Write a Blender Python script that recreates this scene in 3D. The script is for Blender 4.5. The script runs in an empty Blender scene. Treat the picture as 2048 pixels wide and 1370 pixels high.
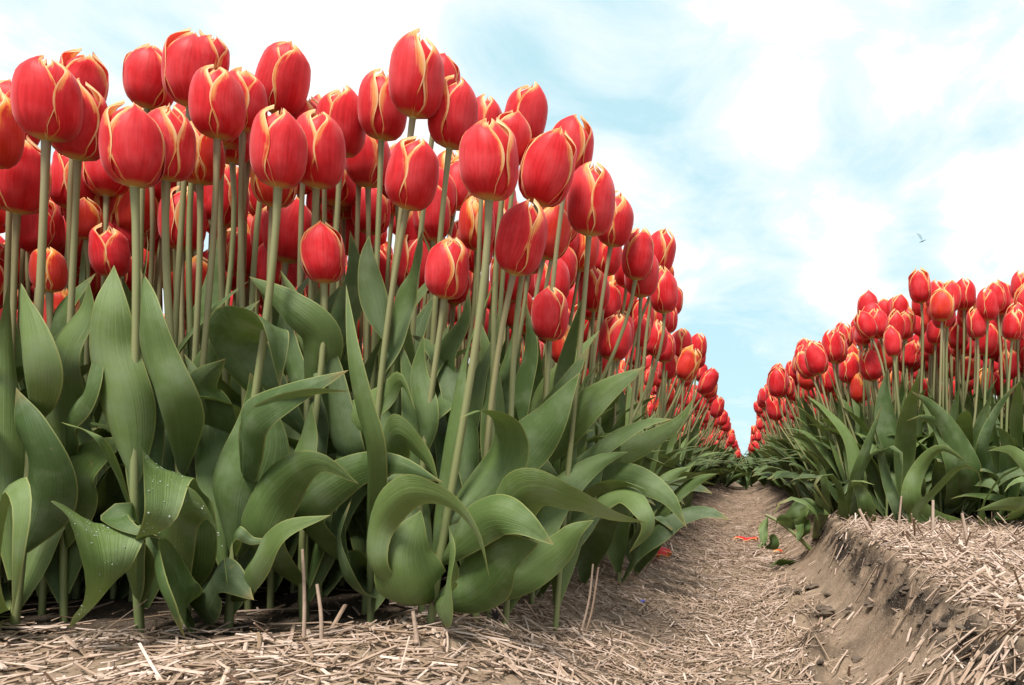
import bpy, math, random
import numpy as np
from mathutils import Matrix, Vector, Quaternion, noise as mnoise

SC = bpy.context.scene
COL = SC.collection
rnd = random.Random(7)
R = math.radians

# ------------------------------------------------------------------ camera
F = 1593.0            # focal length in photo pixels (28 mm on 36 mm film, 2048 px wide)
VX, VY = 1485.0, 925.0  # vanishing point of the furrow in the photo
CAMH = 0.14           # camera height over the left bed (z = 0 is the top of the left bed)
cam_d = bpy.data.cameras.new('camera'); cam = bpy.data.objects.new('camera', cam_d); COL.objects.link(cam)
cam.location = (0, 0, CAMH); cam.rotation_euler = (R(90), 0, 0)
cam_d.lens = 28; cam_d.sensor_width = 36
cam_d.shift_x = -(VX-1024)/2048; cam_d.shift_y = (VY-685)/2048
cam_d.clip_start = 0.02; cam_d.clip_end = 3000
SC.camera = cam

# ------------------------------------------------------------------ sky
SUN_EL, SUN_AZ = R(60), R(192)      # azimuth from +Y clockwise: behind the camera, to the left
world = bpy.data.worlds.new('World'); SC.world = world; world.use_nodes = True
nt = world.node_tree; N = nt.nodes; L = nt.links; N.clear()
def wn(t, **k):
    n = N.new(t)
    for a, b in k.items(): setattr(n, a, b)
    return n
out = wn('ShaderNodeOutputWorld'); bg = wn('ShaderNodeBackground'); L.new(bg.outputs[0], out.inputs[0])
sky = wn('ShaderNodeTexSky'); sky.sky_type = 'NISHITA'; sky.sun_disc = False
sky.sun_elevation = SUN_EL; sky.sun_rotation = SUN_AZ; sky.air_density = 1.0; sky.dust_density = 0.4; sky.ozone_density = 1.2
SKY_STRENGTH = 0.078
bg.inputs[1].default_value = SKY_STRENGTH
# pale turquoise cast of the photograph's sky
tint = wn('ShaderNodeMix', data_type='RGBA', blend_type='MIX'); tint.inputs[0].default_value = 0.8
L.new(sky.outputs[0], tint.inputs[6]); tint.inputs[7].default_value = (6.3, 9.6, 10.4, 1)
tc = wn('ShaderNodeTexCoord')
nrm = wn('ShaderNodeVectorMath', operation='NORMALIZE'); L.new(tc.outputs['Generated'], nrm.inputs[0])
sep = wn('ShaderNodeSeparateXYZ'); L.new(nrm.outputs[0], sep.inputs[0])
zz = wn('ShaderNodeMath', operation='MAXIMUM'); L.new(sep.outputs[2], zz.inputs[0]); zz.inputs[1].default_value = 0.0
za = wn('ShaderNodeMath', operation='ADD'); L.new(zz.outputs[0], za.inputs[0]); za.inputs[1].default_value = 0.28
dx = wn('ShaderNodeMath', operation='DIVIDE'); L.new(sep.outputs[0], dx.inputs[0]); L.new(za.outputs[0], dx.inputs[1])
dy = wn('ShaderNodeMath', operation='DIVIDE'); L.new(sep.outputs[1], dy.inputs[0]); L.new(za.outputs[0], dy.inputs[1])
cmb = wn('ShaderNodeCombineXYZ'); L.new(dx.outputs[0], cmb.inputs[0]); L.new(dy.outputs[0], cmb.inputs[1])
n1 = wn('ShaderNodeTexNoise'); n1.inputs['Scale'].default_value = 3.4; n1.inputs['Detail'].default_value = 9; n1.inputs['Roughness'].default_value = 0.6; n1.inputs['Distortion'].default_value = 0.5
L.new(cmb.outputs[0], n1.inputs['Vector'])
acc = n1.outputs[0]
def blob(px, py, size, amt):
    """a bank of cloud (amt > 0) or an opening (amt < 0) in one direction of the sky"""
    global acc
    v = Vector(((px-VX)/F, 1, (VY-py)/F)).normalized()
    d = wn('ShaderNodeVectorMath', operation='DISTANCE'); L.new(nrm.outputs[0], d.inputs[0]); d.inputs[1].default_value = v
    m = wn('ShaderNodeMapRange'); m.interpolation_type = 'SMOOTHSTEP'; L.new(d.outputs['Value'], m.inputs[0])
    m.inputs[1].default_value = 0; m.inputs[2].default_value = size; m.inputs[3].default_value = amt; m.inputs[4].default_value = 0
    a = wn('ShaderNodeMath', operation='ADD'); L.new(acc, a.inputs[0]); L.new(m.outputs[0], a.inputs[1]); acc = a.outputs[0]
for b in [(650, 130, .22, .20), (760, 60, .14, .06), (330, 60, .16, -.12), (1180, 40, .22, -.17), (1000, 150, .12, -.06), (1560, 60, .12, .08), (1800, 90, .12, .06), (1440, 500, .10, .12), (1340, 560, .07, .10),
          (1680, 590, .085, .24), (1640, 540, .05, .06), (2010, 400, .10, .26), (1930, 500, .07, .14), (2000, 280, .05, -.08), (1500, 700, .22, -.20), (1500, 830, .25, -.14), (1850, 470, .07, -.10), (1700, 350, .14, -.08), (1330, 260, .12, -.12),
          (60, 80, .12, .12), (50, 200, .08, -.06), (1210, 330, .07, .08), (1720, 420, .045, .12), (1570, 420, .05, .12), (1640, 390, .03, .10), (1560, 230, .14, .06), (1400, 620, .08, -.06)]:
    blob(*b)
ramp = wn('ShaderNodeMapRange'); ramp.interpolation_type = 'SMOOTHSTEP'; L.new(acc, ramp.inputs[0])
ramp.inputs[1].default_value = 0.49; ramp.inputs[2].default_value = 0.60
veil = wn('ShaderNodeMapRange'); L.new(acc, veil.inputs[0]); veil.inputs[1].default_value = 0.25; veil.inputs[2].default_value = 0.52; veil.inputs[4].default_value = .9
mx0 = wn('ShaderNodeMix', data_type='RGBA'); L.new(veil.outputs[0], mx0.inputs[0]); L.new(tint.outputs[2], mx0.inputs[6]); mx0.inputs[7].default_value = (9.6, 10.4, 10.7, 1)
mx = wn('ShaderNodeMix', data_type='RGBA'); L.new(ramp.outputs[0], mx.inputs[0]); L.new(mx0.outputs[2], mx.inputs[6]); mx.inputs[7].default_value = (11.2, 11.2, 11.3, 1)
L.new(mx.outputs[2], bg.inputs[0])

sun_d = bpy.data.lights.new('sun', 'SUN'); sun = bpy.data.objects.new('sun', sun_d); COL.objects.link(sun)
sun_d.energy = 4.6; sun_d.angle = R(16); sun_d.color = (1, .95, .87)
sd = Vector((math.sin(SUN_AZ)*math.cos(SUN_EL), math.cos(SUN_AZ)*math.cos(SUN_EL), math.sin(SUN_EL)))
sun.rotation_euler = sd.to_track_quat('Z', 'Y').to_euler(); sun.location = sd*50
SC.view_settings.view_transform = 'Standard'; SC.view_settings.look = 'None'
SC.view_settings.exposure = 0.42; SC.view_settings.gamma = 1; SC.view_settings.use_curve_mapping = False
SC.render.engine = 'CYCLES'
SC.cycles.max_bounces = 8; SC.cycles.diffuse_bounces = 4; SC.cycles.transmission_bounces = 4; SC.cycles.glossy_bounces = 2
SC.cycles.use_denoising = True

# ------------------------------------------------------------------ helpers
def P3(px, py, d):
    """the place that the photo shows at pixel (px, py), d metres away along the row"""
    return np.array([(px-VX)/F*d, d, CAMH+(VY-py)/F*d])

def tag(o, label=None, cat=None, group=None, kind=None):
    if label: o['label'] = label
    if cat: o['category'] = cat
    if group: o['group'] = group
    if kind: o['kind'] = kind
    return o
def link(name, data, parent=None, loc=None):
    o = bpy.data.objects.new(name, data); COL.objects.link(o)
    if parent: o.parent = parent
    if loc is not None: o.location = loc
    return o

def mesh_from(name, V, faces, mat=None, uv=None, attrs=None, smooth=True, mats=None, midx=None):
    me = bpy.data.meshes.new(name)
    V = np.asarray(V, np.float32).reshape(-1, 3)
    Fq = np.asarray(faces, np.int32)
    nf, k = Fq.shape
    me.vertices.add(len(V)); me.vertices.foreach_set('co', V.ravel())
    me.loops.add(nf*k); me.loops.foreach_set('vertex_index', Fq.ravel())
    me.polygons.add(nf); me.polygons.foreach_set('loop_start', np.arange(nf, dtype=np.int32)*k)
    me.polygons.foreach_set('loop_total', np.full(nf, k, np.int32))
    me.polygons.foreach_set('use_smooth', np.full(nf, smooth, bool))
    if midx is not None: me.polygons.foreach_set('material_index', np.asarray(midx, np.int32))
    if uv is not None:
        l = me.uv_layers.new(name='UVMap'); l.data.foreach_set('uv', np.asarray(uv, np.float32)[Fq.ravel()].ravel())
    if attrs:
        for nme, a in attrs.items():
            at = me.attributes.new(nme, 'FLOAT', 'POINT'); at.data.foreach_set('value', np.asarray(a, np.float32).ravel())
    for m in (mats or ([mat] if mat else [])): me.materials.append(m)
    me.update(calc_edges=True)
    return me

def grid_faces(n, m, wrap=False):
    """faces of an n x m vertex grid; wrap closes it along the second axis"""
    i = np.arange(n-1)[:, None]; j = np.arange(m if wrap else m-1)[None, :]
    jn = (j+1) % m
    return np.stack([i*m+j, i*m+jn, (i+1)*m+jn, (i+1)*m+j], -1).reshape(-1, 4)

def spline(P, n):
    """Catmull-Rom through the points, resampled to n points evenly along its length"""
    P = np.asarray(P, float)
    Q = np.vstack([2*P[0]-P[1], P, 2*P[-1]-P[-2]])
    pts = []
    for i in range(len(P)-1):
        p0, p1, p2, p3 = Q[i:i+4]
        for t in np.linspace(0, 1, 24, endpoint=False):
            pts.append(.5*((2*p1)+(-p0+p2)*t+(2*p0-5*p1+4*p2-p3)*t*t+(-p0+3*p1-3*p2+p3)*t**3))
    pts.append(P[-1]); pts = np.array(pts)
    s = np.r_[0, np.cumsum(np.linalg.norm(np.diff(pts, axis=0), axis=1))]
    tt = np.linspace(0, s[-1], n)
    return np.stack([np.interp(tt, s, pts[:, k]) for k in range(3)], 1)
def unit(v): return v/np.maximum(np.linalg.norm(v, axis=-1, keepdims=True), 1e-9)

def tube(P, rad, sides=8):
    P = np.asarray(P, float); n = len(P); T = unit(np.gradient(P, axis=0))
    a = unit(np.cross(T[0], [0.3, 1, 0.1])); A = [a]
    for i in range(1, n):
        a = unit(a-T[i]*np.dot(a, T[i])); A.append(a)
    A = np.array(A); B = np.cross(T, A)
    th = np.linspace(0, 2*math.pi, sides, endpoint=False)
    V = P[:, None]+np.asarray(rad).reshape(-1, 1, 1)*(A[:, None]*np.cos(th)[None, :, None]+B[:, None]*np.sin(th)[None, :, None])
    return V.reshape(-1, 3), grid_faces(n, sides, True)

def leaf_geo(P, W, side0, roll=0.0, twist=0.0, cup=.35, wave=.12, nu=9, seed=0, keel=.0, base=.15, peak=.42, taper=1.7):
    """a leaf blade along the spine P: width profile, channel across, waved margins"""
    rg = random.Random(seed); n = len(P)
    T = unit(np.gradient(P, axis=0))
    s = np.asarray(side0, float); S = []
    for i in range(n):
        s = unit(s-T[i]*np.dot(s, T[i])); S.append(s)
    S = np.array(S); Nn = np.cross(S, T)
    t = np.linspace(0, 1, n)
    ang = roll+twist*t**1.3
    c, sn = np.cos(ang)[:, None], np.sin(ang)[:, None]
    S2 = S*c+Nn*sn; N2 = np.cross(S2, T)
    up = base+(1-base)*np.sin(np.clip(t/peak, 0, 1)*math.pi/2)
    dn = 1-np.clip((t-peak)/(1-peak), 0, 1)**taper
    w = W/2*up*np.maximum(dn, 0.0)
    u = np.linspace(-1, 1, nu)
    ph1, ph2, f1 = rg.uniform(0, 6.3), rg.uniform(0, 6.3), rg.uniform(1.3, 2.6)
    wv = np.where(u[None, :] < 0, np.sin(t[:, None]*f1*6.28+ph1), np.sin(t[:, None]*f1*5.4+ph2))
    foldw = cup*(1+.6*np.cos(t*math.pi))[:, None]      # more channelled near the base
    off = w[:, None]*(foldw*u[None, :]**2-keel*np.exp(-(u[None, :]/.12)**2))+wave*W/2*wv*np.abs(u[None, :])**2.2*np.sin(np.clip(t, .02, 1)*math.pi)[:, None]
    tw = np.sin(np.clip(t, .02, 1)*math.pi)[:, None]
    off = off+W*.018*tw*(np.sin(t*rg.uniform(16, 26)+ph2)[:, None]*np.abs(u[None, :])**1.5*np.where(u > 0, 1, -.7)[None, :]+.8*np.sin(t*rg.uniform(7, 12)+ph1)[:, None]*np.sin(u*2.6+ph2)[None, :])
    uu = u[None, :]*(1-.12*cup*u[None, :]**2)
    V = P[:, None]+S2[:, None]*(w[:, None]*uu)[..., None]+N2[:, None]*off[..., None]
    uv = np.stack([np.broadcast_to((u+1)/2, (n, nu)), np.broadcast_to(t[:, None], (n, nu))], -1).reshape(-1, 2)
    edge = (1-np.abs(u))[None, :]*w[:, None]
    return V.reshape(-1, 3), grid_faces(n, nu), uv, edge.reshape(-1)

# value noise
def hashn(i, j, s):
    v = np.sin(i*127.1+j*311.7+s*74.7)*43758.5453
    return v-np.floor(v)
def vn(x, y, s=0):
    i, j = np.floor(x), np.floor(y); fx, fy = x-i, y-j
    fx = fx*fx*(3-2*fx); fy = fy*fy*(3-2*fy)
    return (hashn(i, j, s)*(1-fx)+hashn(i+1, j, s)*fx)*(1-fy)+(hashn(i, j+1, s)*(1-fx)+hashn(i+1, j+1, s)*fx)*fy
def fbm(x, y, s=0, o=4):
    r, a = 0, .5
    for k in range(o): r = r+a*(vn(x*2**k, y*2**k, s+k*13)-.5); a *= .5
    return r
def sm(a, b, x):
    t = np.clip((x-a)/(b-a), 0, 1); return t*t*(3-2*t)

# ------------------------------------------------------------------ materials
def material(name):
    m = bpy.data.materials.new(name); m.use_nodes = True; t = m.node_tree; t.nodes.clear()
    o = t.nodes.new('ShaderNodeOutputMaterial'); b = t.nodes.new('ShaderNodeBsdfPrincipled')
    t.links.new(b.outputs[0], o.inputs[0]); return m, t, b, o
class G:
    def __init__(s, t): s.t = t
    def n(s, ty, ins=None, **k):
        x = s.t.nodes.new(ty)
        for a, b in k.items(): setattr(x, a, b)
        for a, b in (ins or {}).items():
            if hasattr(b, 'is_output'): s.t.links.new(b, x.inputs[a])
            else: x.inputs[a].default_value = b
        return x
    def mix(s, f, a, b, mode='MIX'):
        x = s.t.nodes.new('ShaderNodeMix'); x.data_type = 'RGBA'; x.blend_type = mode
        for i, v in ((0, f), (6, a), (7, b)):
            if hasattr(v, 'is_output'): s.t.links.new(v, x.inputs[i])
            else: x.inputs[i].default_value = (*v, 1) if isinstance(v, tuple) and len(v) == 3 else v
        return x.outputs[2]
    def mr(s, v, a, b, c=0., d=1., smooth=False):
        x = s.n('ShaderNodeMapRange', {0: v, 1: a, 2: b, 3: c, 4: d})
        if smooth: x.interpolation_type = 'SMOOTHSTEP'
        return x.outputs[0]
    def math(s, op, a, b=0.): return s.n('ShaderNodeMath', {0: a, 1: b}, operation=op).outputs[0]

def g_tip(g, info): return g.mr(info, 0, 1, .90, 1.01)
def leaf_mat(name, c1, c2, trans=.15):
    m, t, b, o = material(name); g = G(t)
    tc = g.n('ShaderNodeTexCoord'); edge = g.n('ShaderNodeAttribute', attribute_name='edge').outputs['Fac']
    info = g.n('ShaderNodeObjectInfo').outputs['Random']
    mp = g.n('ShaderNodeMapping', {'Vector': tc.outputs['UV'], 'Scale': (46, 2.2, 1)})
    veins = g.n('ShaderNodeTexNoise', {'Vector': mp.outputs[0], 'Scale': 1., 'Detail': 3.}).outputs[0]
    mott = g.n('ShaderNodeTexNoise', {'Vector': tc.outputs['Object'], 'Scale': 26., 'Detail': 5., 'Roughness': .6}).outputs[0]
    f = g.math('ADD', g.math('MULTIPLY', mott, .8), g.math('MULTIPLY', info, .7))
    col = g.mix(g.mr(f, .38, 1.05), c1, c2)
    col = g.mix(g.mr(veins, .35, .75, 0, .35), col, tuple(x*.62 for x in c1))
    # pale bloom on the upper face
    col = g.mix(g.mr(mott, .48, .78, 0, .6), col, (.19, .235, .155))
    # thin yellow-green margin
    col = g.mix(g.mr(edge, .0002, .0011, .7, 0), col, (.27, .28, .09))
    uy = g.n('ShaderNodeSeparateXYZ', {0: tc.outputs['UV']}).outputs[1]
    tipn = g.math('ADD', uy, g.math('MULTIPLY', g.math('SUBTRACT', mott, .5), .25))
    col = g.mix(g.mr(tipn, g_tip(g, info), 1.02, 0, .8), col, (.26, .19, .07))
    # a few dry blemishes
    sp = g.n('ShaderNodeTexNoise', {'Vector': tc.outputs['Object'], 'Scale': 90., 'Detail': 2.}).outputs[0]
    col = g.mix(g.mr(sp, .74, .80, 0, .5), col, (.22, .17, .07))
    bump = g.n('ShaderNodeBump', {'Height': veins, 'Strength': .6, 'Distance': .0009})
    t.links.new(col, b.inputs['Base Color']); t.links.new(bump.outputs[0], b.inputs['Normal'])
    rg = g.mr(mott, .3, .7, .50, .66); t.links.new(rg, b.inputs['Roughness'])
    b.inputs['Specular IOR Level'].default_value = .38
    tr = g.n('ShaderNodeBsdfTranslucent'); t.links.new(g.mix(.5, col, (.20, .26, .04)), tr.inputs[0])
    ms = g.n('ShaderNodeMixShader', {0: trans, 1: b.outputs[0], 2: tr.outputs[0]}); t.links.new(ms.outputs[0], o.inputs[0])
    return m
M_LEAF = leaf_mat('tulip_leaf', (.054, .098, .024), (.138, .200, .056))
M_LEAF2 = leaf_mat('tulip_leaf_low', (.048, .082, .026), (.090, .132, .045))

def petal_mat(name, red, deep, edgec, ew):
    m, t, b, o = material(name); g = G(t)
    tc = g.n('ShaderNodeTexCoord'); edge = g.n('ShaderNodeAttribute', attribute_name='edge').outputs['Fac']
    info = g.n('ShaderNodeObjectInfo').outputs['Random']
    uvs = g.n('ShaderNodeSeparateXYZ', {0: tc.outputs['UV']})
    off = g.n('ShaderNodeCombineXYZ', {0: info, 1: info, 2: g.math('MULTIPLY', info, 37.)}).outputs[0]
    uvo = g.n('ShaderNodeVectorMath', {0: tc.outputs['UV'], 1: off}, operation='ADD').outputs[0]
    mp = g.n('ShaderNodeMapping', {'Vector': uvo, 'Scale': (26, 2.0, 1)})
    streak = g.n('ShaderNodeTexNoise', {'Vector': mp.outputs[0], 'Scale': 1., 'Detail': 4.}).outputs[0]
    mott = g.n('ShaderNodeTexNoise', {'Vector': uvo, 'Scale': 3.2, 'Detail': 4.}).outputs[0]
    col = g.mix(g.mr(streak, .38, .66), red, deep)
    fine = g.n('ShaderNodeTexNoise', {'Vector': g.n('ShaderNodeMapping', {'Vector': uvo, 'Scale': (90, 5., 1)}).outputs[0], 'Scale': 1., 'Detail': 3.}).outputs[0]
    col = g.mix(g.mr(fine, .45, .75, 0, .38), col, deep)
    col = g.mix(g.mr(mott, .40, .72, 0, .42), col, (.86, .12, .135))
    col = g.mix(g.mr(uvs.outputs[1], .30, .02, 0, .45), col, deep)
    # flame of yellow creeping in from the margin, wider towards the tip
    e = g.math('ADD', edge, g.math('MULTIPLY', g.math('SUBTRACT', streak, .5), ew*3.0))
    wtip = g.math('MULTIPLY', g.mr(uvs.outputs[1], .15, .95, ew*.25, ew*1.6), g.math('MULTIPLY', g.mr(info, 0, 1, .45, 1.5), g.mr(mott, .38, .62, .45, 1.35)))
    e2 = g.math('DIVIDE', e, wtip)
    k = g.mr(e2, .20, 1.75, .92, 0., True)
    col = g.mix(k, col, edgec)
    kk = g.mr(e2, .0, .62, .62, 0., True)
    col = g.mix(kk, col, (.90, .72, .46))
    basek = g.mr(uvs.outputs[1], .02, .085, .75, 0., True)
    col = g.mix(basek, col, (.62, .42, .10))
    geo = g.n('ShaderNodeNewGeometry')
    inner = g.mix(.28, col, (.80, .13, .02))
    col2 = g.mix(geo.outputs['Backfacing'], col, inner)
    bump = g.n('ShaderNodeBump', {'Height': streak, 'Strength': .3, 'Distance': .0006})
    t.links.new(col2, b.inputs['Base Color']); t.links.new(bump.outputs[0], b.inputs['Normal'])
    b.inputs['Roughness'].default_value = .50; b.inputs['Specular IOR Level'].default_value = .28
    b.inputs['Sheen Weight'].default_value = .35; b.inputs['Sheen Roughness'].default_value = .4; b.inputs['Sheen Tint'].default_value = (1, .62, .62, 1)
    tr = g.n('ShaderNodeBsdfTranslucent'); t.links.new(col2, tr.inputs[0])
    ms = g.n('ShaderNodeMixShader', {0: .30, 1: b.outputs[0], 2: tr.outputs[0]}); t.links.new(ms.outputs[0], o.inputs[0])
    return m
M_PETAL = petal_mat('tulip_petal', (.74, .019, .028), (.56, .008, .013), (.86, .44, .12), .0029)
M_PETAL_O = petal_mat('tulip_petal_orange', (.72, .045, .014), (.60, .018, .012), (.84, .38, .04), .0062)

def stem_mat():
    m, t, b, o = material('tulip_stem'); g = G(t)
    tc = g.n('ShaderNodeTexCoord'); z = g.n('ShaderNodeSeparateXYZ', {0: tc.outputs['Generated']}).outputs[2]
    ns = g.n('ShaderNodeTexNoise', {'Vector': g.n('ShaderNodeMapping', {'Vector': tc.outputs['Object'], 'Scale': (300, 300, 12)}).outputs[0], 'Scale': 1., 'Detail': 3.}).outputs[0]
    info = g.n('ShaderNodeObjectInfo').outputs['Random']
    col = g.mix(g.mr(z, .1, .95), (.165, .205, .070), (.265, .225, .115))
    col = g.mix(g.mr(z, .90, 1.0, 0, .5), col, (.15, .085, .075))
    col = g.mix(g.mr(info, 0, 1, 0, .6), col, (.16, .215, .070))
    col = g.mix(g.mr(ns, .35, .7, 0, .35), col, (.25, .22, .12))
    t.links.new(col, b.inputs['Base Color']); b.inputs['Roughness'].default_value = .5
    return m
M_STEM = stem_mat()

def simple(name, c1, c2, scale=20, rough=.7, bump=0):
    m, t, b, o = material(name); g = G(t)
    tc = g.n('ShaderNodeTexCoord')
    ns = g.n('ShaderNodeTexNoise', {'Vector': tc.outputs['Object'], 'Scale': float(scale), 'Detail': 5.}).outputs[0]
    t.links.new(g.mix(g.mr(ns, .35, .68), c1, c2), b.inputs['Base Color']); b.inputs['Roughness'].default_value = rough
    if bump:
        bp = g.n('ShaderNodeBump', {'Height': ns, 'Strength': .8, 'Distance': bump}); t.links.new(bp.outputs[0], b.inputs['Normal'])
    return m
M_PISTIL = simple('pistil', (.28, .30, .10), (.5, .45, .15), 300, .6)
M_DARK = simple('stamen', (.010, .008, .012), (.03, .02, .02), 300, .6)
M_CLOD = simple('soil_clod', (.055, .040, .028), (.135, .098, .070), 60, .95, .002)
M_BLUE = simple('blue_scrap', (.06, .08, .42), (.10, .12, .55), 200, .5)
M_BIRD = simple('bird', (.22, .33, .38), (.30, .42, .46), 3, .8)

def soil_mat():
    m, t, b, o = material('soil'); g = G(t)
    tc = g.n('ShaderNodeTexCoord'); P = tc.outputs['Object']
    a = g.n('ShaderNodeTexNoise', {'Vector': P, 'Scale': 9., 'Detail': 8., 'Roughness': .62}).outputs[0]
    c = g.n('ShaderNodeTexNoise', {'Vector': P, 'Scale': 150., 'Detail': 6., 'Roughness': .7}).outputs[0]
    d = g.n('ShaderNodeTexNoise', {'Vector': P, 'Scale': 620., 'Detail': 3.}).outputs[0]
    dry_lit = g.n('ShaderNodeAttribute', attribute_name='dry_lit').outputs['Fac']
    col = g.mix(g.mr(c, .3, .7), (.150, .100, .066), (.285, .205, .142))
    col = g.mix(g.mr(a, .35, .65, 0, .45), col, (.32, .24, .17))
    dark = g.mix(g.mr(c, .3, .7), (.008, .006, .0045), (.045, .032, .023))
    col = g.mix(dry_lit, dark, col)  # low values
    col = g.mix(g.mr(d, .60, .72, 0, .55), col, (.42, .36, .28))
    col = g.mix(g.mr(d, .30, .40, .5, 0), col, (.05, .035, .026))
    h = g.math('ADD', g.math('MULTIPLY', c, .7), g.math('MULTIPLY', d, .35))
    bp = g.n('ShaderNodeBump', {'Height': h, 'Strength': .9, 'Distance': .003})
    t.links.new(col, b.inputs['Base Color']); t.links.new(bp.outputs[0], b.inputs['Normal'])
    b.inputs['Roughness'].default_value = .95; b.inputs['Specular IOR Level'].default_value = .15
    return m
M_SOIL = soil_mat()
def straw_mat():
    m, t, b, o = material('straw'); g = G(t)
    k = g.n('ShaderNodeAttribute', attribute_name='tone').outputs['Fac']
    r = t.nodes.new('ShaderNodeValToRGB'); t.links.new(k, r.inputs[0])
    e = r.color_ramp.elements; e[0].position = 0; e[0].color = (.09, .062, .040, 1); e[1].position = 1; e[1].color = (.58, .455, .385, 1)
    for p, c in ((.3, (.24, .165, .105, 1)), (.6, (.36, .25, .185, 1)), (.82, (.46, .345, .27, 1))):
        x = e.new(p); x.color = c
    tc = g.n('ShaderNodeTexCoord')
    ns = g.n('ShaderNodeTexNoise', {'Vector': tc.outputs['Object'], 'Scale': 260., 'Detail': 3.}).outputs[0]
    col = g.mix(g.mr(ns, .4, .7, 0, .4), r.outputs[0], (.20, .14, .10))
    t.links.new(col, b.inputs['Base Color']); b.inputs['Roughness'].default_value = .6; b.inputs['Specular IOR Level'].default_value = .3
    return m
M_STRAW = straw_mat()

# ------------------------------------------------------------------ ground
def ground_z(X, Y, rough=1.0):
    X = np.asarray(X, float); Y = np.asarray(Y, float)
    near = 1-sm(1.45, 1.95, Y)
    wob = .012*fbm(Y*9, Y*0+3.3, 5, 3)+.014*fbm(Y*38, X*0+1.7, 9, 3)*near
    cx = .168+wob                                     # the lip of the cut bank
    left = -.062*sm(-.27+.03*fbm(Y*4, X*0, 2, 2), -.035, X)
    # concave cut on the right, steep under the lip
    tt = np.clip((X-.045)/(np.maximum(cx-.045, .02)), 0, 1)
    lip = .034+.010*fbm(Y*12, X*0, 21, 3)
    ex = 1.35+1.6*sm(.52, .78, Y)
    rise = (lip+.062)*(.12*tt+.88*tt**ex)
    gentle = (.015+.062)*sm(.03, .26, X)
    right = near*rise+(1-near)*gentle
    back = near*(lip-.012)*sm(0, .22, X-cx)*-.55
    z = left+right+back
    onwall = sm(.06, .09, X)*(1-sm(-.012, -.002, X-cx))*near
    if rough:
        d = np.clip(Y, .4, 50); fade = 1/(1+(d/4)**2)
        bedk = 1-onwall
        z = z+fade*rough*(.016*fbm(X*11, Y*11, 31, 4)*(.35+.65*bedk)+.0075*fbm(X*70, Y*70, 33, 4)*(.45+.55*bedk))
        z = z+onwall*(.0035*fbm(Y*120, X*9, 41, 3)+.004*fbm(X*60, Y*14, 43, 3))*rough
        z = z+np.exp(-((X-cx+.02)/.022)**2)*near*rough*(.016*fbm(X*95, Y*95, 45, 3)+.022*np.abs(fbm(X*45, Y*45, 47, 3)))
        # broken edge: bites out of the lip
        edge = np.exp(-((X-cx+.012)/.014)**2)*near
        bite = np.clip(fbm(Y*62, X*62, 51, 4)+.05, 0, 1)
        z = z-edge*bite*.07*rough
        # torn-out crumbs on the foot of the bank
        ft = np.exp(-((X-.075)/.028)**2)*sm(.55, .7, Y)*(1-sm(1.05, 1.3, Y))
        z = z+ft*np.clip(fbm(X*42, Y*42, 61, 5)-.02, 0, 1)*.10*rough
    # beyond the two beds the field goes on flat
    z = z*(1-.6*sm(3, 8, np.abs(X)))
    return z
def axis(vals):
    out = []
    for a, b, st in vals: out += list(np.arange(a, b, st))
    return np.array(out)
gx = np.r_[-np.geomspace(700, 1.05, 26), axis([(-1.0, -.3, .008), (-.3, .32, .0042), (.32, 1.0, .008)]), np.geomspace(1.05, 700, 26)]
gy = np.r_[-np.geomspace(300, .5, 14), axis([(-.45, .4, .05), (.4, 1.5, .0045), (1.5, 2.6, .012), (2.6, 8, .08)]), np.geomspace(8, 900, 40)]
GX, GY = np.meshgrid(gx, gy)
GZ = ground_z(GX, GY)
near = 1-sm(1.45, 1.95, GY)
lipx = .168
under = sm(-.30, -.36, GX)*sm(.60, .655, GY)  # shade beneath the plants, put into the soil colour
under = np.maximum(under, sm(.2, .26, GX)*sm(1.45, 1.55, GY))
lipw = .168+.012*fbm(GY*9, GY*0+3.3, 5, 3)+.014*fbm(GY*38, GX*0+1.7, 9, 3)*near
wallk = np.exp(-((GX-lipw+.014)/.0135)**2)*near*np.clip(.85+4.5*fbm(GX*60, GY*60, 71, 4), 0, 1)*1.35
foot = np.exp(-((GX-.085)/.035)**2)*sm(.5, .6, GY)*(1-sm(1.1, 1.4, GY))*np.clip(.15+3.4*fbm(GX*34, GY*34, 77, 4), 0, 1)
far_u = sm(2.0, 2.6, GY)*(sm(-.16, -.24, GX)+sm(.14, .2, GX))  # the same painted shade carried on below the far rows
dry_lit = np.clip(1-.85*under-.9*wallk-.8*foot-.85*far_u+.25*fbm(GX*20, GY*20, 79, 3), 0, 1)  # painted plant shade together with the lip's dark crust and wet foot patches
Vg = np.stack([GX, GY, GZ], -1).reshape(-1, 3)
me = mesh_from('ground', Vg, grid_faces(len(gy), len(gx)), M_SOIL, attrs={'dry_lit': dry_lit.reshape(-1)})
tag(link('ground', me), 'brown sandy soil of the tulip field with a deep furrow between two beds', kind='structure')

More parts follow.
